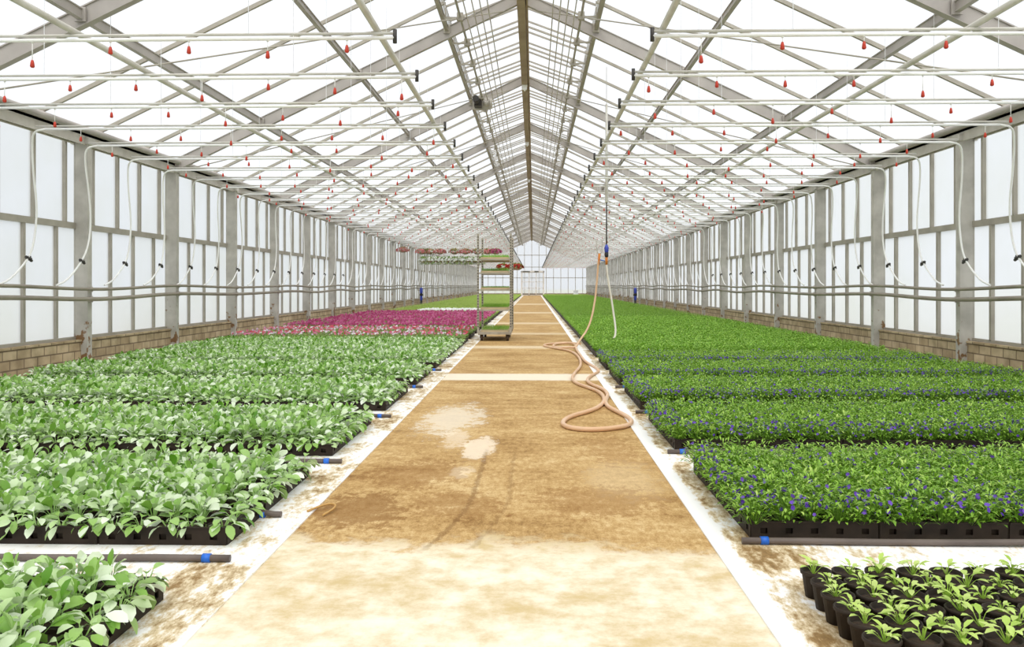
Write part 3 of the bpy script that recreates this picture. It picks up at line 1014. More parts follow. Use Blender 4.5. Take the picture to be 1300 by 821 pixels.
def leafy(r, big=1.0, hang=0.0):
    P = []
    n = r.randint(13, 17)
    for i in range(n):
        az = i * 2.4 + r.uniform(-0.4, 0.4)
        inner = i / n
        pitch = 0.25 - hang + (1.0 - hang) * inner + r.uniform(-0.35, 0.35)
        ln = r.uniform(0.042, 0.062) * big * (1.0 - 0.2 * inner)
        V, F = leaf_np((0.004 * math.cos(az), 0.004 * math.sin(az), 0.018 + 0.022 * inner), az, pitch, ln, ln * r.uniform(0.50, 0.68), r.uniform(0.1, 0.5), r.uniform(0.3, 1.5), 4, r.uniform(0.012, 0.030) * big, r.uniform(-0.85, 0.85))
        P.append((V, F, min(1, max(0, (r.gauss(0.78, 0.15) if r.random() < 0.46 else r.gauss(0.38, 0.2)))), 0))  # paler share of leaves carries the whitish sheen as painted tone
        st = (0.004 * math.cos(az), 0.004 * math.sin(az), 0.0)
        P.append((*strip(st, V[1], 0.0022), 0.5, 0))
    return stack(P)


def lobelia_leaves(r, n=120, h=0.105, spread=0.070):
    P = []
    for i in range(n):
        az = r.uniform(0, 2 * PI)
        rr = spread * math.sqrt(r.random())
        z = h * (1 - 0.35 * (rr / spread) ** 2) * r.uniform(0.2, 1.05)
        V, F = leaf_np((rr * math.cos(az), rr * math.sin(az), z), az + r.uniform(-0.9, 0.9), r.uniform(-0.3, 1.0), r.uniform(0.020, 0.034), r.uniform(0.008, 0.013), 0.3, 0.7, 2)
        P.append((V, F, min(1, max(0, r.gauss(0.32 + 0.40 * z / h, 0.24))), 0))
        if i % 3 == 0:
            P.append((*strip((0.25 * rr * math.cos(az), 0.25 * rr * math.sin(az), 0), V[1], 0.0012), 0.2, 0))
    for i in range(9):
        az = r.uniform(0, 2 * PI)
        rr = spread * 0.8 * math.sqrt(r.random())
        P.append((*strip((0.3 * rr * math.cos(az), 0.3 * rr * math.sin(az), 0), (rr * math.cos(az), rr * math.sin(az), h * 0.8), 0.0018), 0.2, 0))
    return stack(P)


def lobelia_flowers(r, n):
    P = []
    for i in range(n):
        az = r.uniform(0, 2 * PI)
        rr = r.uniform(0.03, 0.075)
        z = r.uniform(0.045, 0.115) * (1.05 - 0.3 * rr / 0.075)
        c = (rr * math.cos(az), rr * math.sin(az), z)
        V, F = flower_np(c, r.uniform(0.007, 0.0105), 5, (az + r.uniform(-0.6, 0.6), r.uniform(0.2, 1.2)))
        P.append((V, F, r.random(), 0))
    return stack(P)


def small_plant(r, n, h, spread, leaf, segs=2):
    P = []
    for i in range(n):
        az = i * 2.4 + r.uniform(-0.5, 0.5)
        rr = spread * math.sqrt((i + 0.5) / n)
        z = h * (1 - 0.5 * (rr / spread) ** 2) * r.uniform(0.6, 1.0)
        V, F = leaf_np((rr * math.cos(az) * 0.7, rr * math.sin(az) * 0.7, z), az, r.uniform(0.0, 0.9), leaf * r.uniform(0.8, 1.2), leaf * r.uniform(0.45, 0.6), 0.25, 0.8, segs)
        P.append((V, F, r.random(), 0))
        if segs > 1:
            P.append((*strip((0, 0, 0), V[1], 0.0016), 0.3, 0))
    P.append((*strip((0, 0, 0), (0, 0, h * 0.7), 0.003), 0.2, 0))
    return stack(P)


def heads(r, n, h, spread, rad, petals=5):
    P = []
    for i in range(n):
        az = r.uniform(0, 2 * PI)
        rr = spread * math.sqrt(r.random())
        c = (rr * math.cos(az), rr * math.sin(az), h * r.uniform(0.9, 1.1))
        P.append((*strip((0, 0, h * 0.3), c, 0.0012), 0.4, 0))
        V, F = flower_np(c, rad * r.uniform(0.85, 1.15), petals, (-PI / 2 + r.uniform(-1.0, 1.0), r.uniform(0.3, 1.2)), 0.25)
        P.append((V, F, r.random(), 0))
    return stack(P)


def scatter(name, variants, items, mats, label, cat):
    """one big object from (x, y, z, rot, scale, variant) rows: plants too many to count"""
    items = np.array(items, float)
    Vs, Fs, Ts, Ms, b = [], [], [], [], 0
    for vi, (V, F, T, Mi) in enumerate(variants):
        it = items[items[:, 5] == vi]
        if not len(it):
            continue
        c, s = np.cos(it[:, 3])[:, None], np.sin(it[:, 3])[:, None]
        sc = it[:, 4][:, None]
        x = (V[None, :, 0] * c - V[None, :, 1] * s) * sc + it[:, 0][:, None]
        y = (V[None, :, 0] * s + V[None, :, 1] * c) * sc + it[:, 1][:, None]
        z = V[None, :, 2] * sc + it[:, 2][:, None]
        n = len(it)
        Vs.append(np.stack([x, y, z], -1).reshape(-1, 3))
        Fs.append((F[None] + (np.arange(n) * len(V))[:, None, None] + b).reshape(-1, 4))
        b += n * len(V)
        shift = rng.normal(0, 0.07, n)
        Ts.append(np.clip(T[None] + shift[:, None], 0, 1).ravel())
        Ms.append(np.tile(Mi, n))
    me = np_mesh(name, np.concatenate(Vs), np.concatenate(Fs), mats, np.concatenate(Ms), np.concatenate(Ts))
    return tag(put(name, me), label, cat, None, 'stuff')


POT_Z = 0.062          # soil level in the trays
PITCH = 0.1
TW, TD = 0.5, 0.4      # tray width (x) and depth (y)

# trays --------------------------------------------------------------
tm = MB()
tm.box(0.004, TW - 0.004, 0.004, TD - 0.004, 0.0, 0.012)
def tray_wall(p, q, n):
    p, q = Vector(p), Vector(q)
    d = (q - p)
    tm.bar(p + Vector((0, 0, 0.010)), q + Vector((0, 0, 0.010)), 0.006, 0.02)
    tm.bar(p + Vector((0, 0, 0.054)), q + Vector((0, 0, 0.054)), 0.006, 0.024)
    tm.bar(p + Vector((0, 0, 0.066)), q + Vector((0, 0, 0.066)), 0.014, 0.005)
    L = d.length
    u = d / L
    edges = [0.0]
    for i in range(n):
        c = (i + 0.5) * L / n
        edges += [c - 0.014, c + 0.014]
    edges.append(L)
    for a, b in zip(edges[::2], edges[1::2]):
        tm.bar(p + u * a + Vector((0, 0, 0.031)), p + u * b + Vector((0, 0, 0.031)), 0.006, 0.022)
tray_wall((0.004, 0.004, 0), (TW - 0.004, 0.004, 0), 5)
tray_wall((0.004, TD - 0.004, 0), (TW - 0.004, TD - 0.004, 0), 5)
tray_wall((0.004, 0.007, 0), (0.004, TD - 0.007, 0), 4)
tray_wall((TW - 0.004, 0.007, 0), (TW - 0.004, TD - 0.007, 0), 4)
for i in range(5):
    for j in range(4):
        cx, cy = (i + 0.5) * 0.1, (j + 0.5) * 0.1
        b = len(tm.v)
        for rr, z in ((0.034, 0.013), (0.046, 0.066), (0.0485, 0.068), (0.043, 0.060)):
            for k in range(8):
                a = 2 * PI * (k + 0.5) / 8
                tm.v.append((cx + rr * math.cos(a), cy + rr * math.sin(a), z))
        for q in range(3):
            for k in range(8):
                tm.f.append((b + q * 8 + k, b + q * 8 + (k + 1) % 8, b + (q + 1) * 8 + (k + 1) % 8, b + (q + 1) * 8 + k)); tm.mi.append(0)
traymesh = tm.mesh('plant_tray', M['tray'])
sm = MB()
for i in range(5):
    for j in range(4):
        cx, cy = (i + 0.5) * 0.1, (j + 0.5) * 0.1
        b = len(sm.v)
        sm.v.append((cx, cy, 0.064))
        for k in range(8):
            a = 2 * PI * (k + 0.5) / 8
            sm.v.append((cx + 0.045 * math.cos(a), cy + 0.045 * math.sin(a), 0.060))
        for k in range(8):
            sm.f.append((b, b + 1 + k, b + 1 + (k + 1) % 8)); sm.mi.append(0)
soilmesh = sm.mesh('potting_soil', M['soil'])

stuff_trays = MB()
def low_tray(x0, x1, y0, y1):
    stuff_trays.box(x0 + 0.005, x1 - 0.005, y0 + 0.005, y1 - 0.005, 0.006, 0.062)
    stuff_trays.box(x0, x1, y0, y0 + 0.012, 0.058, 0.074)
    stuff_trays.box(x0, x1, y1 - 0.012, y1, 0.058, 0.074)
    stuff_trays.box(x0, x0 + 0.012, y0 + 0.012, y1 - 0.012, 0.058, 0.074)
    stuff_trays.box(x1 - 0.012, x1, y0 + 0.012, y1 - 0.012, 0.058, 0.074)


BN_L = ['cropped front left bed', 'nearest full left bed', 'second full left bed', 'third full left bed', 'fourth full left bed', 'fifth full left bed', 'sixth full left bed', 'seventh full left bed']
BN_R = ['nearest purple-flowered bed', 'second purple-flowered bed', 'third purple-flowered bed', 'fourth purple-flowered bed', 'fifth purple-flowered bed']
FRONT_L = [1.47, 3.22, 4.92, 6.70, 8.45, 10.15, 11.60, 12.84]
FRONT_R = [3.36, 5.14, 6.82, 8.42, 9.98]
DEPTH = 3 * TD

def lay_trays(fronts, x_edge, sgn, names, full_beds):
    nx = 8
    for bi, yf in enumerate(fronts):
        for i in range(nx):
            x0 = x_edge + sgn * i * TW
            xa, xb = min(x0, x0 + sgn * TW), max(x0, x0 + sgn * TW)
            for j in range(3):
                ya = yf + j * TD
                vis = in_frame((xa + xb) / 2, ya, 0.05, 100) or in_frame(xa, ya, 0.05) or in_frame(xb, ya, 0.05)
                if vis and (bi in full_beds or j == 0 or i == 0):
                    o = put('plant_tray', traymesh, None, (xa, ya, 0.0065))
                    put('potting_soil', soilmesh, o)
                    tag(o, 'black plastic plant tray, %s from path, %s row, %s' % (ordinal(i + 1), ordinal(j + 1), names[bi]), 'plant tray', 'black plant trays')
                else:
                    low_tray(xa + 0.001, xb - 0.001, ya + 0.001, ya + TD - 0.001)

lay_trays(FRONT_L, BED_L, -1, BN_L, (0, 1, 2))
lay_trays(FRONT_R, BED_R, 1, BN_R, (0, 1))


def bed_positions(fronts, x_edge, sgn, depth=DEPTH, width=4.0, jit=0.014, pitch=PITCH):
    out = []
    for bi, yf in enumerate(fronts):
        for j in range(int(round(depth / pitch))):
            for i in range(int(round(width / pitch))):
                x = x_edge + sgn * ((i + 0.5) * pitch)
                y = yf + (j + 0.5) * pitch
                out.append((x + rnd.uniform(-jit, jit), y + rnd.uniform(-jit, jit), bi, i, j))
    return out


def split_near(pos, n, z=0.1):
    vis = [p for p in pos if in_frame(p[0], p[1], z, -4)]
    vis.sort(key=lambda p: p[0] ** 2 + p[1] ** 2)
    near = set(id(p) for p in vis[:n])
    return vis[:n], [p for p in pos if id(p) not in near]


# pale broad-leaved plants, left
rv = random.Random(3)
LEAFY = [leafy(rv, 1.12) for _ in range(8)] + [leafy(rv, 1.2, 0.55) for _ in range(3)]
leafy_me = [np_mesh('broad_leaved_plant', V, F, [M['leafpale']], Mi, T, True) for V, F, T, Mi in LEAFY]
pos = bed_positions(FRONT_L, BED_L, -1)
near, rest = split_near(pos, 300)
for x, y, bi, i, j in near:
    ed = j == 0 or i == 0
    o = put('broad_leaved_plant', leafy_me[rnd.randrange(8, 11) if ed else rnd.randrange(8)], None, (x + (0.022 if i == 0 else 0), y - (0.022 if j == 0 else 0), POT_Z), rnd.uniform(0, 2 * PI), rnd.uniform(0.92, 1.16))
    tag(o, 'pale green broad-leaved plant, %s from path, %s row, %s' % (ordinal(i + 1), ordinal(j + 1), BN_L[bi]), 'plant', 'pale broad-leaved plants of the left beds')
scatter('broad_leaved_plants', LEAFY, [(x, y, POT_Z, rnd.uniform(0, 6.28), rnd.uniform(0.92, 1.16), rnd.randrange(8) if i and j else rnd.randrange(8, 11)) for x, y, bi, i, j in rest], [M['leafpale']],
        'pale green broad-leaved plants filling the left beds farther back', 'plants')

# purple flowered plants, right
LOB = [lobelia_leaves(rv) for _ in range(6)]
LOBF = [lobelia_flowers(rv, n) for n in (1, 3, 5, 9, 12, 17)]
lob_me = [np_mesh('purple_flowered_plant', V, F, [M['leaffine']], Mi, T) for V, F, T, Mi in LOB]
lobf_me = [np_mesh('blossoms', V, F, [M['purple']], Mi, T) for V, F, T, Mi in LOBF]
def merge(a, b):
    V = np.concatenate([a[0], b[0]]); F = np.concatenate([a[1], b[1] + len(a[0])])
    return V, F, np.concatenate([a[2], b[2]]), np.concatenate([a[3], np.full(len(b[1]), 1)])
LOBALL = [merge(LOB[i], LOBF[i]) for i in range(6)]
pos = bed_positions(FRONT_R, BED_R, 1)
near, rest = split_near(pos, 300)
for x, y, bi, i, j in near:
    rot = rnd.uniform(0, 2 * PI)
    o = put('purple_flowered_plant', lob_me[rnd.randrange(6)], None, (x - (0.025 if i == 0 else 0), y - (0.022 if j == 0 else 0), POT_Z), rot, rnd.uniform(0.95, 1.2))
    edge = j < 2 or i < 1
    fl = put('blossoms', lobf_me[rnd.choice((3, 4, 5)) if edge else rnd.choice((0, 0, 0, 1, 1, 2))], o)
    fl['label'] = 'small purple flowers'
    tag(o, 'bushy green plant with purple flowers, %s from path, %s row, %s' % (ordinal(i + 1), ordinal(j + 1), BN_R[bi]), 'plant', 'purple flowered plants of the right beds')
scatter('purple_flowered_plants', LOBALL, [(x, y, POT_Z, rnd.uniform(0, 6.28), rnd.uniform(0.95, 1.2), (rnd.choice((3, 4, 5)) if (j < 2 or i < 1) else rnd.choice((0, 0, 0, 1, 1, 2)))) for x, y, bi, i, j in rest],
        [M['leaffine'], M['purple']], 'purple flowered bushy plants filling the right beds farther back', 'plants')

# bright green young plants: right far beds
G1 = [small_plant(rv, 20, 0.11, 0.062, 0.036, 2) for _ in range(5)]
g1_me = [np_mesh('young_green_plant', V, F, [M['leafbright']], Mi, T) for V, F, T, Mi in G1]
G2 = [small_plant(rv, 9, 0.10, 0.065, 0.05, 1) for _ in range(5)]
far = [(BED_R + (i + 0.5) * PITCH, 11.75 + (j + 0.5) * PITCH, 0, i, j) for j in range(int((72 - 11.75) / PITCH)) for i in range(40)]
far = [(x + rnd.uniform(-.02, .02), y + rnd.uniform(-.02, .02), b, i, j) for x, y, b, i, j in far]
near, rest = split_near(far, 300)
for x, y, b, i, j in near:
    o = put('young_green_plant', g1_me[rnd.randrange(5)], None, (x, y, POT_Z), rnd.uniform(0, 6.28), rnd.uniform(0.9, 1.2))
    tag(o, 'bright green young plant, %s from path, %s row of the big flowerless right bed' % (ordinal(i + 1), ordinal(j + 1)), 'plant', 'bright green young plants on the right')
it = [(x, y, POT_Z, rnd.uniform(0, 6.28), rnd.uniform(0.85, 1.15), rnd.randrange(5)) for x, y, *_ in rest if y < 24]
it2 = [(x, y, POT_Z, rnd.uniform(0, 6.28), rnd.uniform(0.95, 1.25), 5 + rnd.randrange(5)) for x, y, *_ in rest if y >= 24]
scatter('young_green_plants', G1 + G2, it + it2, [M['leafbright']], 'bright green young plants carpeting the right side to the far end', 'plants')
ym = [(BED_R + (i + 0.5) * 0.12 + rnd.uniform(-.03, .03), 72 + (j + 0.5) * 0.12, POT_Z, rnd.uniform(0, 6.28), rnd.uniform(0.9, 1.2), rnd.randrange(5)) for j in range(72) for i in range(34)]
scatter('lime_green_plants', G2, ym, [M['leaflime']], 'yellow green plants at the far end of the right side', 'plants')
y = 11.75
while y < 80.5:
    for i in range(8):
        low_tray(BED_R + i * 0.5, BED_R + i * 0.5 + 0.498, y, min(y + 1.2, 80.6) - 0.002)
    y += 1.2

# pansies, petunias, white flowers, lime greens: left far beds
PAN_F = [14.10, 15.75]
MAG_F = [17.45, 19.10, 20.75, 22.4, 24.05, 25.7]
WHI_F = [27.4]
def far_trays(fronts):
    for yf in fronts:
        for i in range(8):
            for j in range(3):
                low_tray(BED_L - (i + 1) * TW + 0.001, BED_L - i * TW - 0.001, yf + j * TD + 0.001, yf + (j + 1) * TD - 0.001)
far_trays(PAN_F + MAG_F + WHI_F)
PL = [small_plant(rv, 14, 0.09, 0.058, 0.04, 2) for _ in range(4)]
PF = [heads(rv, n, 0.115, 0.045, 0.021) for n in (1, 1, 2, 2, 1, 2, 1, 2)]
for q, pf in enumerate(PF):
    PF[q] = (pf[0], pf[1], np.clip(pf[2] * 0.12 + (q * 5 % 8) / 7.5, 0, 1), pf[3])
pl_me = [np_mesh('pansy_plant', V, F, [M['leafmid']], Mi, T) for V, F, T, Mi in PL]
pf_me = [np_mesh('blossoms', V, F, [M['pansypetal']], Mi, T) for V, F, T, Mi in PF]
pos = bed_positions(PAN_F, BED_L, -1)
near, rest = split_near(pos, 300)
bn = ['near pansy bed', 'far pansy bed']
for x, y, bi, i, j in near:
    o = put('pansy_plant', pl_me[rnd.randrange(4)], None, (x, y, POT_Z), rnd.uniform(-0.6, 0.6), rnd.uniform(0.9, 1.15))
    bare = rnd.random() < (0.6 if bi == 0 and j < 5 else 0.3)
    if not bare:
        put('blossoms', pf_me[rnd.randrange(8)], o)['label'] = 'mixed pink and white flowers'
    tag(o, ('green pansy without open flowers, ' if bare else 'pansy with pink and white flowers, ') + '%s from path, %s row, %s' % (ordinal(i + 1), ordinal(j + 1), bn[bi]), 'plant', 'mixed pansies of the left beds')
PALL = [merge(PL[i % 4], PF[i]) for i in range(8)] + PL[:3]
scatter('pansy_plants', PALL, [(x, y, POT_Z, rnd.uniform(-0.6, 0.6), rnd.uniform(0.9, 1.15), rnd.randrange(11)) for x, y, *_ in rest], [M['leafmid'], M['pansypetal']],
        'mixed pink and white pansies filling the rest of their beds', 'plants')
MF = [heads(rv, n, 0.12, 0.05, 0.026) for n in (1, 1, 2, 3)]
MALL = [merge(PL[i], MF[i]) for i in range(4)]
mg_me = [np_mesh('magenta_petunia', V, F, [M['leafmid'], M['magenta']], Mi, T) for V, F, T, Mi in MALL]
pos = bed_positions(MAG_F, BED_L, -1)
near, rest = split_near(pos, 300)
for x, y, bi, i, j in near:
    o = put('magenta_petunia', mg_me[rnd.randrange(4)], None, (x, y, POT_Z), rnd.uniform(-0.6, 0.6), rnd.uniform(0.9, 1.2))
    tag(o, 'magenta flowering plant, %s from path, %s row, %s magenta bed' % (ordinal(i + 1), ordinal(j + 1), ordinal(bi + 1)), 'plant', 'magenta flowering plants of the left beds')
scatter('magenta_petunias', MALL + PL[:1], [(x, y, POT_Z, rnd.uniform(-0.6, 0.6), rnd.uniform(0.9, 1.2), rnd.randrange(5)) for x, y, *_ in rest], [M['leafmid'], M['magenta']],
        'magenta flowering plants filling the rest of their beds', 'plants')
WALL_ = [merge(PL[i], heads(rv, 6, 0.13, 0.055, 0.03)) for i in range(4)]
wh_me = [np_mesh('white_flowering_plant', V, F, [M['leaflime'], M['whitepetal']], Mi, T) for V, F, T, Mi in WALL_]
pos = bed_positions(WHI_F, BED_L, -1)
lime_gap = [p for p in pos if p[3] >= 24 + rnd.randrange(-3, 4) or rnd.random() < 0.35]
skip = set(id(p) for p in lime_gap)
pos = [p for p in pos if id(p) not in skip]
near, rest = pos, []
for x, y, bi, i, j in near:
    o = put('white_flowering_plant', wh_me[rnd.randrange(4)], None, (x, y, POT_Z), rnd.uniform(-0.6, 0.6), rnd.uniform(0.9, 1.2))
    tag(o, 'white flowering plant behind the magenta beds, %s from path, %s row' % (ordinal(i + 1), ordinal(j + 1)), 'plant', 'white flowering plants behind the magenta beds')
it = [(BED_L - (i + 0.5) * 0.11 + rnd.uniform(-.03, .03), 29.0 + (j + 0.5) * 0.11 + rnd.uniform(-.03, .03), POT_Z, rnd.uniform(0, 6.28), rnd.uniform(0.9, 1.25), rnd.randrange(5)) for j in range(465) for i in range(36)]
it += [(p[0], p[1], POT_Z, rnd.uniform(0, 6.28), rnd.uniform(0.9, 1.2), rnd.randrange(5)) for p in lime_gap]
scatter('lime_green_plants', G2, it, [M['leaflime']], 'light lime green plants carpeting the left side to the far end', 'plants')
y = 29.0
while y < 80.5:
    for i in range(8):
        low_tray(BED_L - i * 0.5 - 0.498, BED_L - i * 0.5, y, min(y + 1.2, 80.6) - 0.002)
    y += 1.2
tag(stuff_trays.build('plant_trays', M['tray']), 'black plant trays under the beds farther back', 'trays', None, 'stuff')

# potted seedlings at the near right corner
pm = MB()
pm.lathe([(0.033, 0.0), (0.044, 0.072), (0.049, 0.074), (0.049, 0.084), (0.045, 0.084), (0.043, 0.070)], 14)
potm = pm.mesh('potted_seedling', M['tray'], True)
psm = MB().lathe([(0.043, 0.066), (0.043, 0.070), (0.02, 0.074)], 12).mesh('soil', M['soil'], True)
SD = [small_plant(rv, n, 0.045, 0.034, 0.034, 3) for n in (8, 10, 12, 14)]
sd_me = [np_mesh('seedling', V, F, [M['leaflime']], Mi, T, True) for V, F, T, Mi in SD]
for j in range(6):
    for i in range(12):
        x, y = 0.90 + i * 0.103, 2.74 - j * 0.103
        if not in_frame(x, y, 0.08, 60):
            continue
        o = put('potted_seedling', potm, None, (x + rnd.uniform(-.003, .003), y + rnd.uniform(-.003, .003), 0.0065))
        put('soil', psm, o)
        s = put('seedling', sd_me[rnd.randrange(4)], o, (rnd.uniform(-.01, .01), rnd.uniform(-.01, .01), 0.07), rnd.uniform(0, 6.28), rnd.uniform(0.7, 1.25))
        s['label'] = 'small light green seedling'
        tag(o, 'black pot with a small light green seedling, %s from path, %s row from the back' % (ordinal(i + 1), ordinal(j + 1)), 'potted plant', 'potted seedlings in the near right corner')

# drip tubes with blue end caps lying before and between the trays
def drip(x, y, x2, label, wob=0.01):
    sgn = 1 if x2 > x else -1
    pts = []
    n = 16
    for i in range(n + 1):
        t = i / n
        pts.append((x + (x2 - x) * t, y + wob * math.sin(t * 7 + y) - wob * math.sin(y), 0.0195 + 0.004 * (1 + math.sin(t * 11 + y)) * (1 if 0.05 < t else 0)))
    o = MB().tube(pts, 0.013, 8).build('drip_tube', M['drip'], None, True)
    MB().tube([(x + sgn * 0.07, y, 0.0195), (x + sgn * 0.10, y, 0.0195)], 0.0165, 10).build('end_clip', M['blue'], o, True)['label'] = 'blue end clip'
    tag(o, label, 'drip tube', 'drip tubes with blue clips')
for k, (x, y) in enumerate(((-1.09, 3.03), (-1.07, 4.72), (-1.07, 6.36), (-1.07, 8.2), (-1.07, 9.85))):
    drip(x, y, XL + 0.3, 'dark drip tube with blue clip before the %s' % BN_L[k + 1])
drip(-1.08, 3.618, -1.30, 'short dark drip tube end with blue clip beside the nearest left bed', 0.0)
for k, (x, y) in enumerate(((0.80, 3.29), (0.79, 5.04), (0.79, 6.62), (0.79, 8.25))):
    drip(x, y, XR - 0.3, 'dark drip tube with blue clip before the %s' % BN_R[k])

# bent twig on the path edge
MB().tube(chaikin([(-0.99, 3.70, 0.012), (-0.93, 3.80, 0.02), (-0.885, 3.79, 0.02), (-0.88, 3.74, 0.014), (-0.91, 3.65, 0.008)], 2), 0.005, 6).build('bent_twig', M['wood'], None, True)
tag(bpy.data.objects['bent_twig'], 'bent light brown twig lying on the left edge of the path', 'twig')

# ------------------------------------------------------------------ hose and its overhead drop
A = [(1.06, 14.0, 1.40), (1.05, 13.98, 1.2), (1.0, 13.93, 0.70), (0.90, 13.80, 0.32), (0.72, 13.6, 0.10), (0.664, 13.327, 0.03), (0.549, 13.324, 0.03), (0.422, 13.321, 0.025), (0.339, 13.565, 0.02), (0.306, 13.856, 0.02), (0.369, 14.24, 0.02),
     (0.514, 14.484, 0.02), (0.66, 14.35, 0.03), (0.672, 13.7, 0.04)]
G = [(0.652, 13.09), (0.657, 12.023), (0.66, 11.116), (0.697, 10.549), (0.747, 10.136), (0.748, 9.699), (0.657, 9.396), (0.582, 9.064), (0.548, 8.756), (0.573, 8.428), (0.636, 8.202), (0.669, 7.95), (0.667, 7.656), (0.636, 7.435), (0.603, 7.176),
     (0.599, 6.954), (0.627, 6.754), (0.679, 6.517), (0.708, 6.327), (0.709, 6.132), (0.657, 5.975), (0.58, 5.891), (0.462, 5.815), (0.35, 5.806), (0.264, 5.863), (0.217, 5.95), (0.203, 6.105), (0.248, 6.315), (0.33, 6.492), (0.426, 6.645), (0.519, 6.859),
     (0.593, 7.176), (0.619, 7.488), (0.612, 7.793), (0.564, 8.072), (0.5, 8.291), (0.446, 8.466), (0.411, 8.753), (0.408, 9.06), (0.458, 9.565), (0.535, 10.072), (0.594, 10.655), (0.623, 11.564), (0.594, 12.397), (0.508, 12.923), (0.369, 13.251), (0.223, 13.633),
     (0.153, 13.927), (0.219, 14.236), (0.463, 14.606), (0.657, 14.57), (0.778, 14.251)]
pts = chaikin(A + [(x, y, 0.018) for x, y in G], 2)
o = MB().tube(pts, 0.0165, 10).build('garden_hose', M['hose'], None, True)
tag(o, 'long tan watering hose looped on the right side of the path', 'hose')
t = MB().tube([(0, 0, 0), (0, 0, -0.85), (0, 0, -1.6), (0, 0, -1.62)], [0.020, 0.020, 0.026, 0.018], 10).build('hose_drop_pipe', M['rail'], None, True, (1.20, 14.05, 4.0))
t.location.z = 3.98
tag(t, 'vertical grey water drop pipe hanging from the roof beside the path', 'drop pipe')
MB().tube([(0, 0, 0), (0, 0, 0.62)], 0.006, 6).build('hanger_rod', M['galv'], t)
MB().tube([(0, 0, -1.62), (0, 0, -2.32)], 0.011, 8).build('lower_pipe', M['darkplastic'], t, True)
v = MB().lathe([(0.014, -2.46), (0.034, -2.42), (0.036, -2.36), (0.016, -2.31)], 12).build('tap', M['bluedark'], t, True)
MB().lathe([(0.020, -2.52), (0.032, -2.50), (0.032, -2.44)], 12).build('tap_collar', M['black'], v, True)
MB().tube([(0, 0, -2.52), (0, 0, -2.64)], [0.024, 0.02], 10).build('coupling', M['orange'], t, True)
h = empty('hose_hook', (1.08, 14.0, 1.38))
tag(h, 'forked grey hook with an orange handle beside the hanging water tap', 'hook')
MB().tube(chaikin([(-0.045, 0, 0.36), (-0.045, 0, 0.20), (-0.03, 0, 0.15), (0.0, 0, 0.14), (0.03, 0, 0.15), (0.045, 0, 0.20), (0.045, 0, 0.36)], 2), 0.008, 8).build('fork', M['galv'], h, True)
MB().tube([(0, 0, 0.14), (-0.01, 0, 0.02), (-0.02, 0, -0.05)], [0.022, 0.018, 0.02], 10).build('handle', M['orange'], h, True)
MB().tube([(0.09, 0.03, 0.02), (0.0, 0, 0.04)], 0.008, 8).build('side_spout', M['blue'], h, True)
o = MB().tube(chaikin([(1.20, 14.05, 1.34), (1.215, 14.03, 1.15), (1.26, 14.0, 0.88), (1.31, 13.95, 0.52), (1.335, 13.88, 0.29), (1.32, 13.82, 0.17), (1.29, 13.80, 0.14)], 3), 0.0165, 10).build('garden_hose', M['hosewhite'], None, True)
tag(o, 'white hose hanging from the tap down into the green bed', 'hose')

# ------------------------------------------------------------------ plant trolley
CX0, CX1, CY0, CY1 = -0.995, -0.410, 15.2, 16.55
t = empty('plant_trolley', ((CX0 + CX1) / 2, (CY0 + CY1) / 2, 0))
tag(t, 'tall metal plant trolley with shelves standing on the path', 'trolley')
W, D = (CX1 - CX0) / 2, (CY1 - CY0) / 2
b = MB(); b.box(-W, W, -D, D, 0.125, 0.155)
b.box(-W, W, -D - 0.01, -D + 0.02, 0.12, 0.165).box(-W, W, D - 0.02, D + 0.01, 0.12, 0.165).box(-W, -W + 0.03, -D, D, 0.11, 0.17).box(W - 0.03, W, -D, D, 0.11, 0.17)
b.build('base', M['trolley'], t)
post = MB()
post.box(-0.018, 0.018, -0.013, 0.013, 0.15, 1.92)
pm2 = post.mesh('post', M['trolley'])
hm = MB()
z = 0.25
while z < 1.88:
    hm.box(-0.008, 0.008, -0.0145, -0.0125, z, z + 0.022)
    hm.box(-0.0195, -0.0175, -0.006, 0.006, z, z + 0.022)
    z += 0.05
slotm = hm.mesh('slot', M['black'])
for sx in (-1, 1):
    for sy in (-1, 1):
        p = put('post', pm2, t, (sx * (W - 0.0), sy * (D - 0.02), 0))
        put('slot', slotm, p)
SHELVES = (0.565, 0.925, 1.225, 1.47)
for z in SHELVES:
    s = MB(); s.box(-W + 0.02, W - 0.02, -D + 0.03, D - 0.03, z - 0.012, z)
    s.build('shelf', M['shelf'], t)
    for ya, yb in ((-D, -D + 0.03), (D - 0.03, D)):
        MB().box(-W + 0.0185, W - 0.0185, ya, yb, z - 0.024, z + 0.004).build('shelf_edge', M['trolley'], t)
wh = MB()
wh.tube([(-0.022, 0, 0.06), (0.022, 0, 0.06)], 0.06, 16)
wh.box(-0.032, -0.022, -0.03, 0.03, 0.05, 0.125).box(0.022, 0.032, -0.03, 0.03, 0.05, 0.125).box(-0.035, 0.035, -0.04, 0.04, 0.112, 0.125)
wm = wh.mesh('wheel', M['wheel'])
for sx in (-1, 1):
    for sy in (-1, 1):
        put('wheel', wm, t, (sx * (W - 0.06), sy * (D - 0.12), 0))
grassP = []
rg = random.Random(5)
for i in range(900):
    x, y = rg.uniform(-0.24, 0.24), rg.uniform(-0.29, 0.29)
    V, F = leaf_np((x, y, 0.03), rg.uniform(0, 6.28), rg.uniform(0.5, 1.5), rg.uniform(0.03, 0.055), 0.014, 0.2, 0.6, 1)
    grassP.append((V, F, rg.random(), 0))
V, F, T, Mi = stack(grassP)
gr_me = np_mesh('foliage', V, F, [M['leafgrass']], Mi, T)
tb = MB()
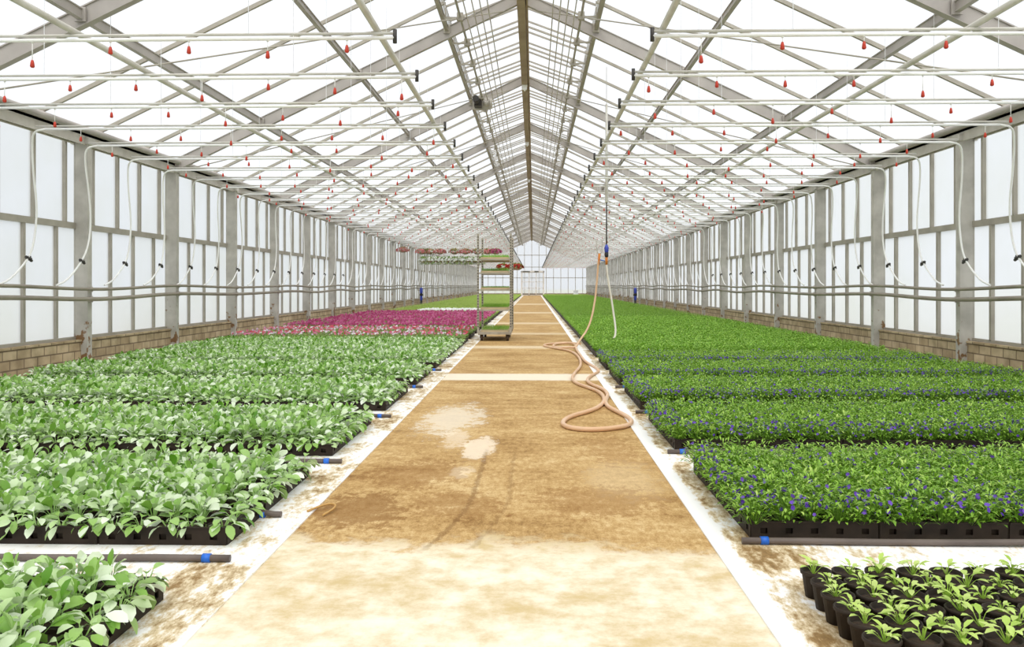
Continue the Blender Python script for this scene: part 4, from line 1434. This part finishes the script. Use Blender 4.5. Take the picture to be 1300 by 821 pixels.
tb.box(-0.25, 0.25, -0.30, 0.30, 0.0, 0.008).box(-0.25, 0.25, -0.30, -0.292, 0.0, 0.035).box(-0.25, 0.25, 0.292, 0.30, 0.0, 0.035).box(-0.25, -0.242, -0.292, 0.292, 0.0, 0.035).box(0.242, 0.25, -0.292, 0.292, 0.0, 0.035)
tb.box(-0.242, 0.242, -0.292, 0.292, 0.008, 0.030)
tb_me = tb.mesh('seedling_tray', M['shelf'])
ln = ['second lowest', 'middle', 'second highest', 'top']
for k, z in enumerate((0.155,) + SHELVES):
    for q, yy in enumerate((-0.31, 0.31)):
        o = put('seedling_tray', tb_me, None, ((CX0 + CX1) / 2, (CY0 + CY1) / 2 + yy, z))
        f = put('foliage', gr_me, o)
        f.scale = (1, 1, 1.25)
        if k == 2:
            f.scale = (1, 1, 0.8)
        tag(o, 'tray of bright green seedlings on the %s trolley shelf, %s of two' % ((['base'] + ln)[k], ('front', 'rear')[q]), 'seedling tray', 'seedling trays on the trolley')

# ------------------------------------------------------------------ hanging baskets
def basket_meshes(petal, leaf, n_leaf, n_fl, R, H, droop):
    P = []
    for i in range(n_leaf):
        az, el = rv.uniform(0, 6.28), rv.uniform(-droop, 1.3)
        c = (R * math.cos(az) * math.cos(el) * 0.8, R * math.sin(az) * math.cos(el) * 0.8, H * math.sin(el) * 0.8)
        V, F = leaf_np(c, az, el, 0.09, 0.055, 0.2, 0.6, 2)
        P.append((V, F, rv.random(), 0))
    V, F, T, Mi = stack(P)
    lm = np_mesh('foliage', V, F, [leaf], Mi, T)
    P = []
    for i in range(n_fl):
        az, el = rv.uniform(0, 6.28), rv.uniform(-droop, 1.4)
        c = (R * math.cos(az) * math.cos(el), R * math.sin(az) * math.cos(el), H * math.sin(el))
        V, F = flower_np(c, 0.042, 5, (az, el))
        P.append((V, F, rv.random(), 0))
    V, F, T, Mi = stack(P)
    return lm, np_mesh('blossoms', V, F, [petal], Mi, T)
bowl = MB().lathe([(0.06, -0.09), (0.11, -0.07), (0.15, -0.02), (0.16, 0.0), (0.15, 0.0), (0.14, -0.02)], 14).mesh('basket', M['basket'], True)
kinds = {'pink': basket_meshes(M['pinkpetal'], M['olive'], 70, 90, 0.26, 0.11, 0.3), 'olive': basket_meshes(M['pinkpetal'], M['olive'], 130, 18, 0.24, 0.11, 0.3),
         'white': basket_meshes(M['whitepetal'], M['leafmid'], 110, 60, 0.24, 0.20, 0.9), 'red': basket_meshes(M['redpetal'], M['leafmid'], 60, 90, 0.20, 0.10, 0.2),
         'magenta': basket_meshes(M['magenta'], M['olive'], 70, 90, 0.26, 0.12, 0.3)}
def hang(x, y, z, kind, label, group):
    o = put('hanging_basket', bowl, None, (x, y, z))
    lm, fm = kinds[kind]
    put('foliage', lm, o, None, rnd.uniform(0, 6.28))
    put('blossoms', fm, o, None, rnd.uniform(0, 6.28))
    top = 2.71 - z
    mb = MB()
    for k in range(3):
        a = 2 * PI * k / 3 + 0.4
        mb.tube([(0.155 * math.cos(a), 0.155 * math.sin(a), 0), (0, 0, min(0.4, top - 0.05))], 0.004, 4)
    mb.tube([(0, 0, min(0.4, top - 0.05)), (0, 0, top)], 0.004, 4)
    mb.build('hanger_wire', M['wire'], o)
    tag(o, label, 'hanging basket', group)
u34 = [(511, 'pink'), (535, 'pink'), (544.5, 'olive'), (558, 'pink'), (577, 'olive'), (591, 'pink'), (606, 'olive'), (619, 'pink'), (629, 'magenta')]
names = {'pink': 'pink flowered', 'olive': 'olive green', 'magenta': 'magenta flowered'}
for k, (px, kd) in enumerate(u34):
    x = ((px - 650) / 1080 - 0.0255) * 34
    hang(x, 34.0, 2.33 if k else 2.40, kd, '%s hanging basket in the upper row over left beds, %s from the wall' % (names[kd], ordinal(k + 1)), 'upper hanging baskets')
for k in range(10):
    px = 537 + k * 8.2
    x = ((px - 650) / 1080 - 0.0255) * 39
    hang(x, 39.0, 2.12, 'white', 'white flowered hanging basket in the lower row over the left beds, %s from the wall' % ordinal(k + 1), 'lower hanging baskets')
for k, px in enumerate((638.5, 650, 656.5)):
    x = ((px - 650) / 1080 - 0.0255) * 27
    hang(x, 27.0 + 0.3 * (k % 2), 1.57, 'red', 'red flowered hanging basket behind the trolley, %s from its side' % ordinal(k + 1), 'red hanging baskets')

# small white boxes at the far right bed
o = MB().box(-0.22, 0.22, -0.15, 0.15, 0, 0.30).box(-0.24, 0.24, -0.17, 0.17, 0.30, 0.34).build('storage_box', M['whitebox'], None, False, (4.0, 81.2, 0.01))
o.location = (4.0, 80.95, 0.17)
MB().box(-0.26, 0.26, -0.18, 0.18, -0.165, 0.0).build('box_base', M['whitebox'], o)
tag(o, 'white storage box by the end wall behind the right bed', 'box')

# ------------------------------------------------------------------ light
wd = bpy.data.worlds.new('overcast_sky')
scene.world = wd
wd.use_nodes = True
nt = wd.node_tree
nt.nodes.clear()
out = nt.nodes.new('ShaderNodeOutputWorld')
bg = nt.nodes.new('ShaderNodeBackground')
tc = nt.nodes.new('ShaderNodeTexCoord')
sp = nt.nodes.new('ShaderNodeSeparateXYZ')
nt.links.new(tc.outputs['Generated'], sp.inputs[0])
rp = ramp(nt, [(0.0, (0.86, 0.90, 0.96, 1)), (0.5, (0.93, 0.96, 1.0, 1)), (1.0, (1.0, 1.0, 1.0, 1))])
nt.links.new(sp.outputs['Z'], rp.inputs['Fac'])
nt.links.new(rp.outputs['Color'], bg.inputs['Color'])
bg.inputs['Strength'].default_value = 0.58
nt.links.new(bg.outputs[0], out.inputs['Surface'])
sun = bpy.data.lights.new('overcast_sun', 'SUN')
sun.energy = 1.85
sun.angle = math.radians(80)
sun.color = (1.0, 0.98, 0.94)
so = bpy.data.objects.new('overcast_sun', sun)
C.objects.link(so)
so.rotation_euler = (math.radians(30), math.radians(6), 0)

# ------------------------------------------------------------------ camera
cam = bpy.data.cameras.new('camera')
co = bpy.data.objects.new('camera', cam)
C.objects.link(co)
co.location = (0, 0, CAM_H)
co.rotation_euler = (PI / 2, 0, THETA)
cam.sensor_fit = 'HORIZONTAL'
cam.sensor_width = 36.0
cam.lens = 36.0 * FPX / 1300
cam.shift_y = -(410.5 - 362) / 1300
cam.clip_end = 500
scene.camera = co

scene.view_settings.view_transform = 'Standard'
scene.view_settings.look = 'None'
scene.view_settings.exposure = 0.75
scene.view_settings.gamma = 1.0
scene.view_settings.use_curve_mapping = False
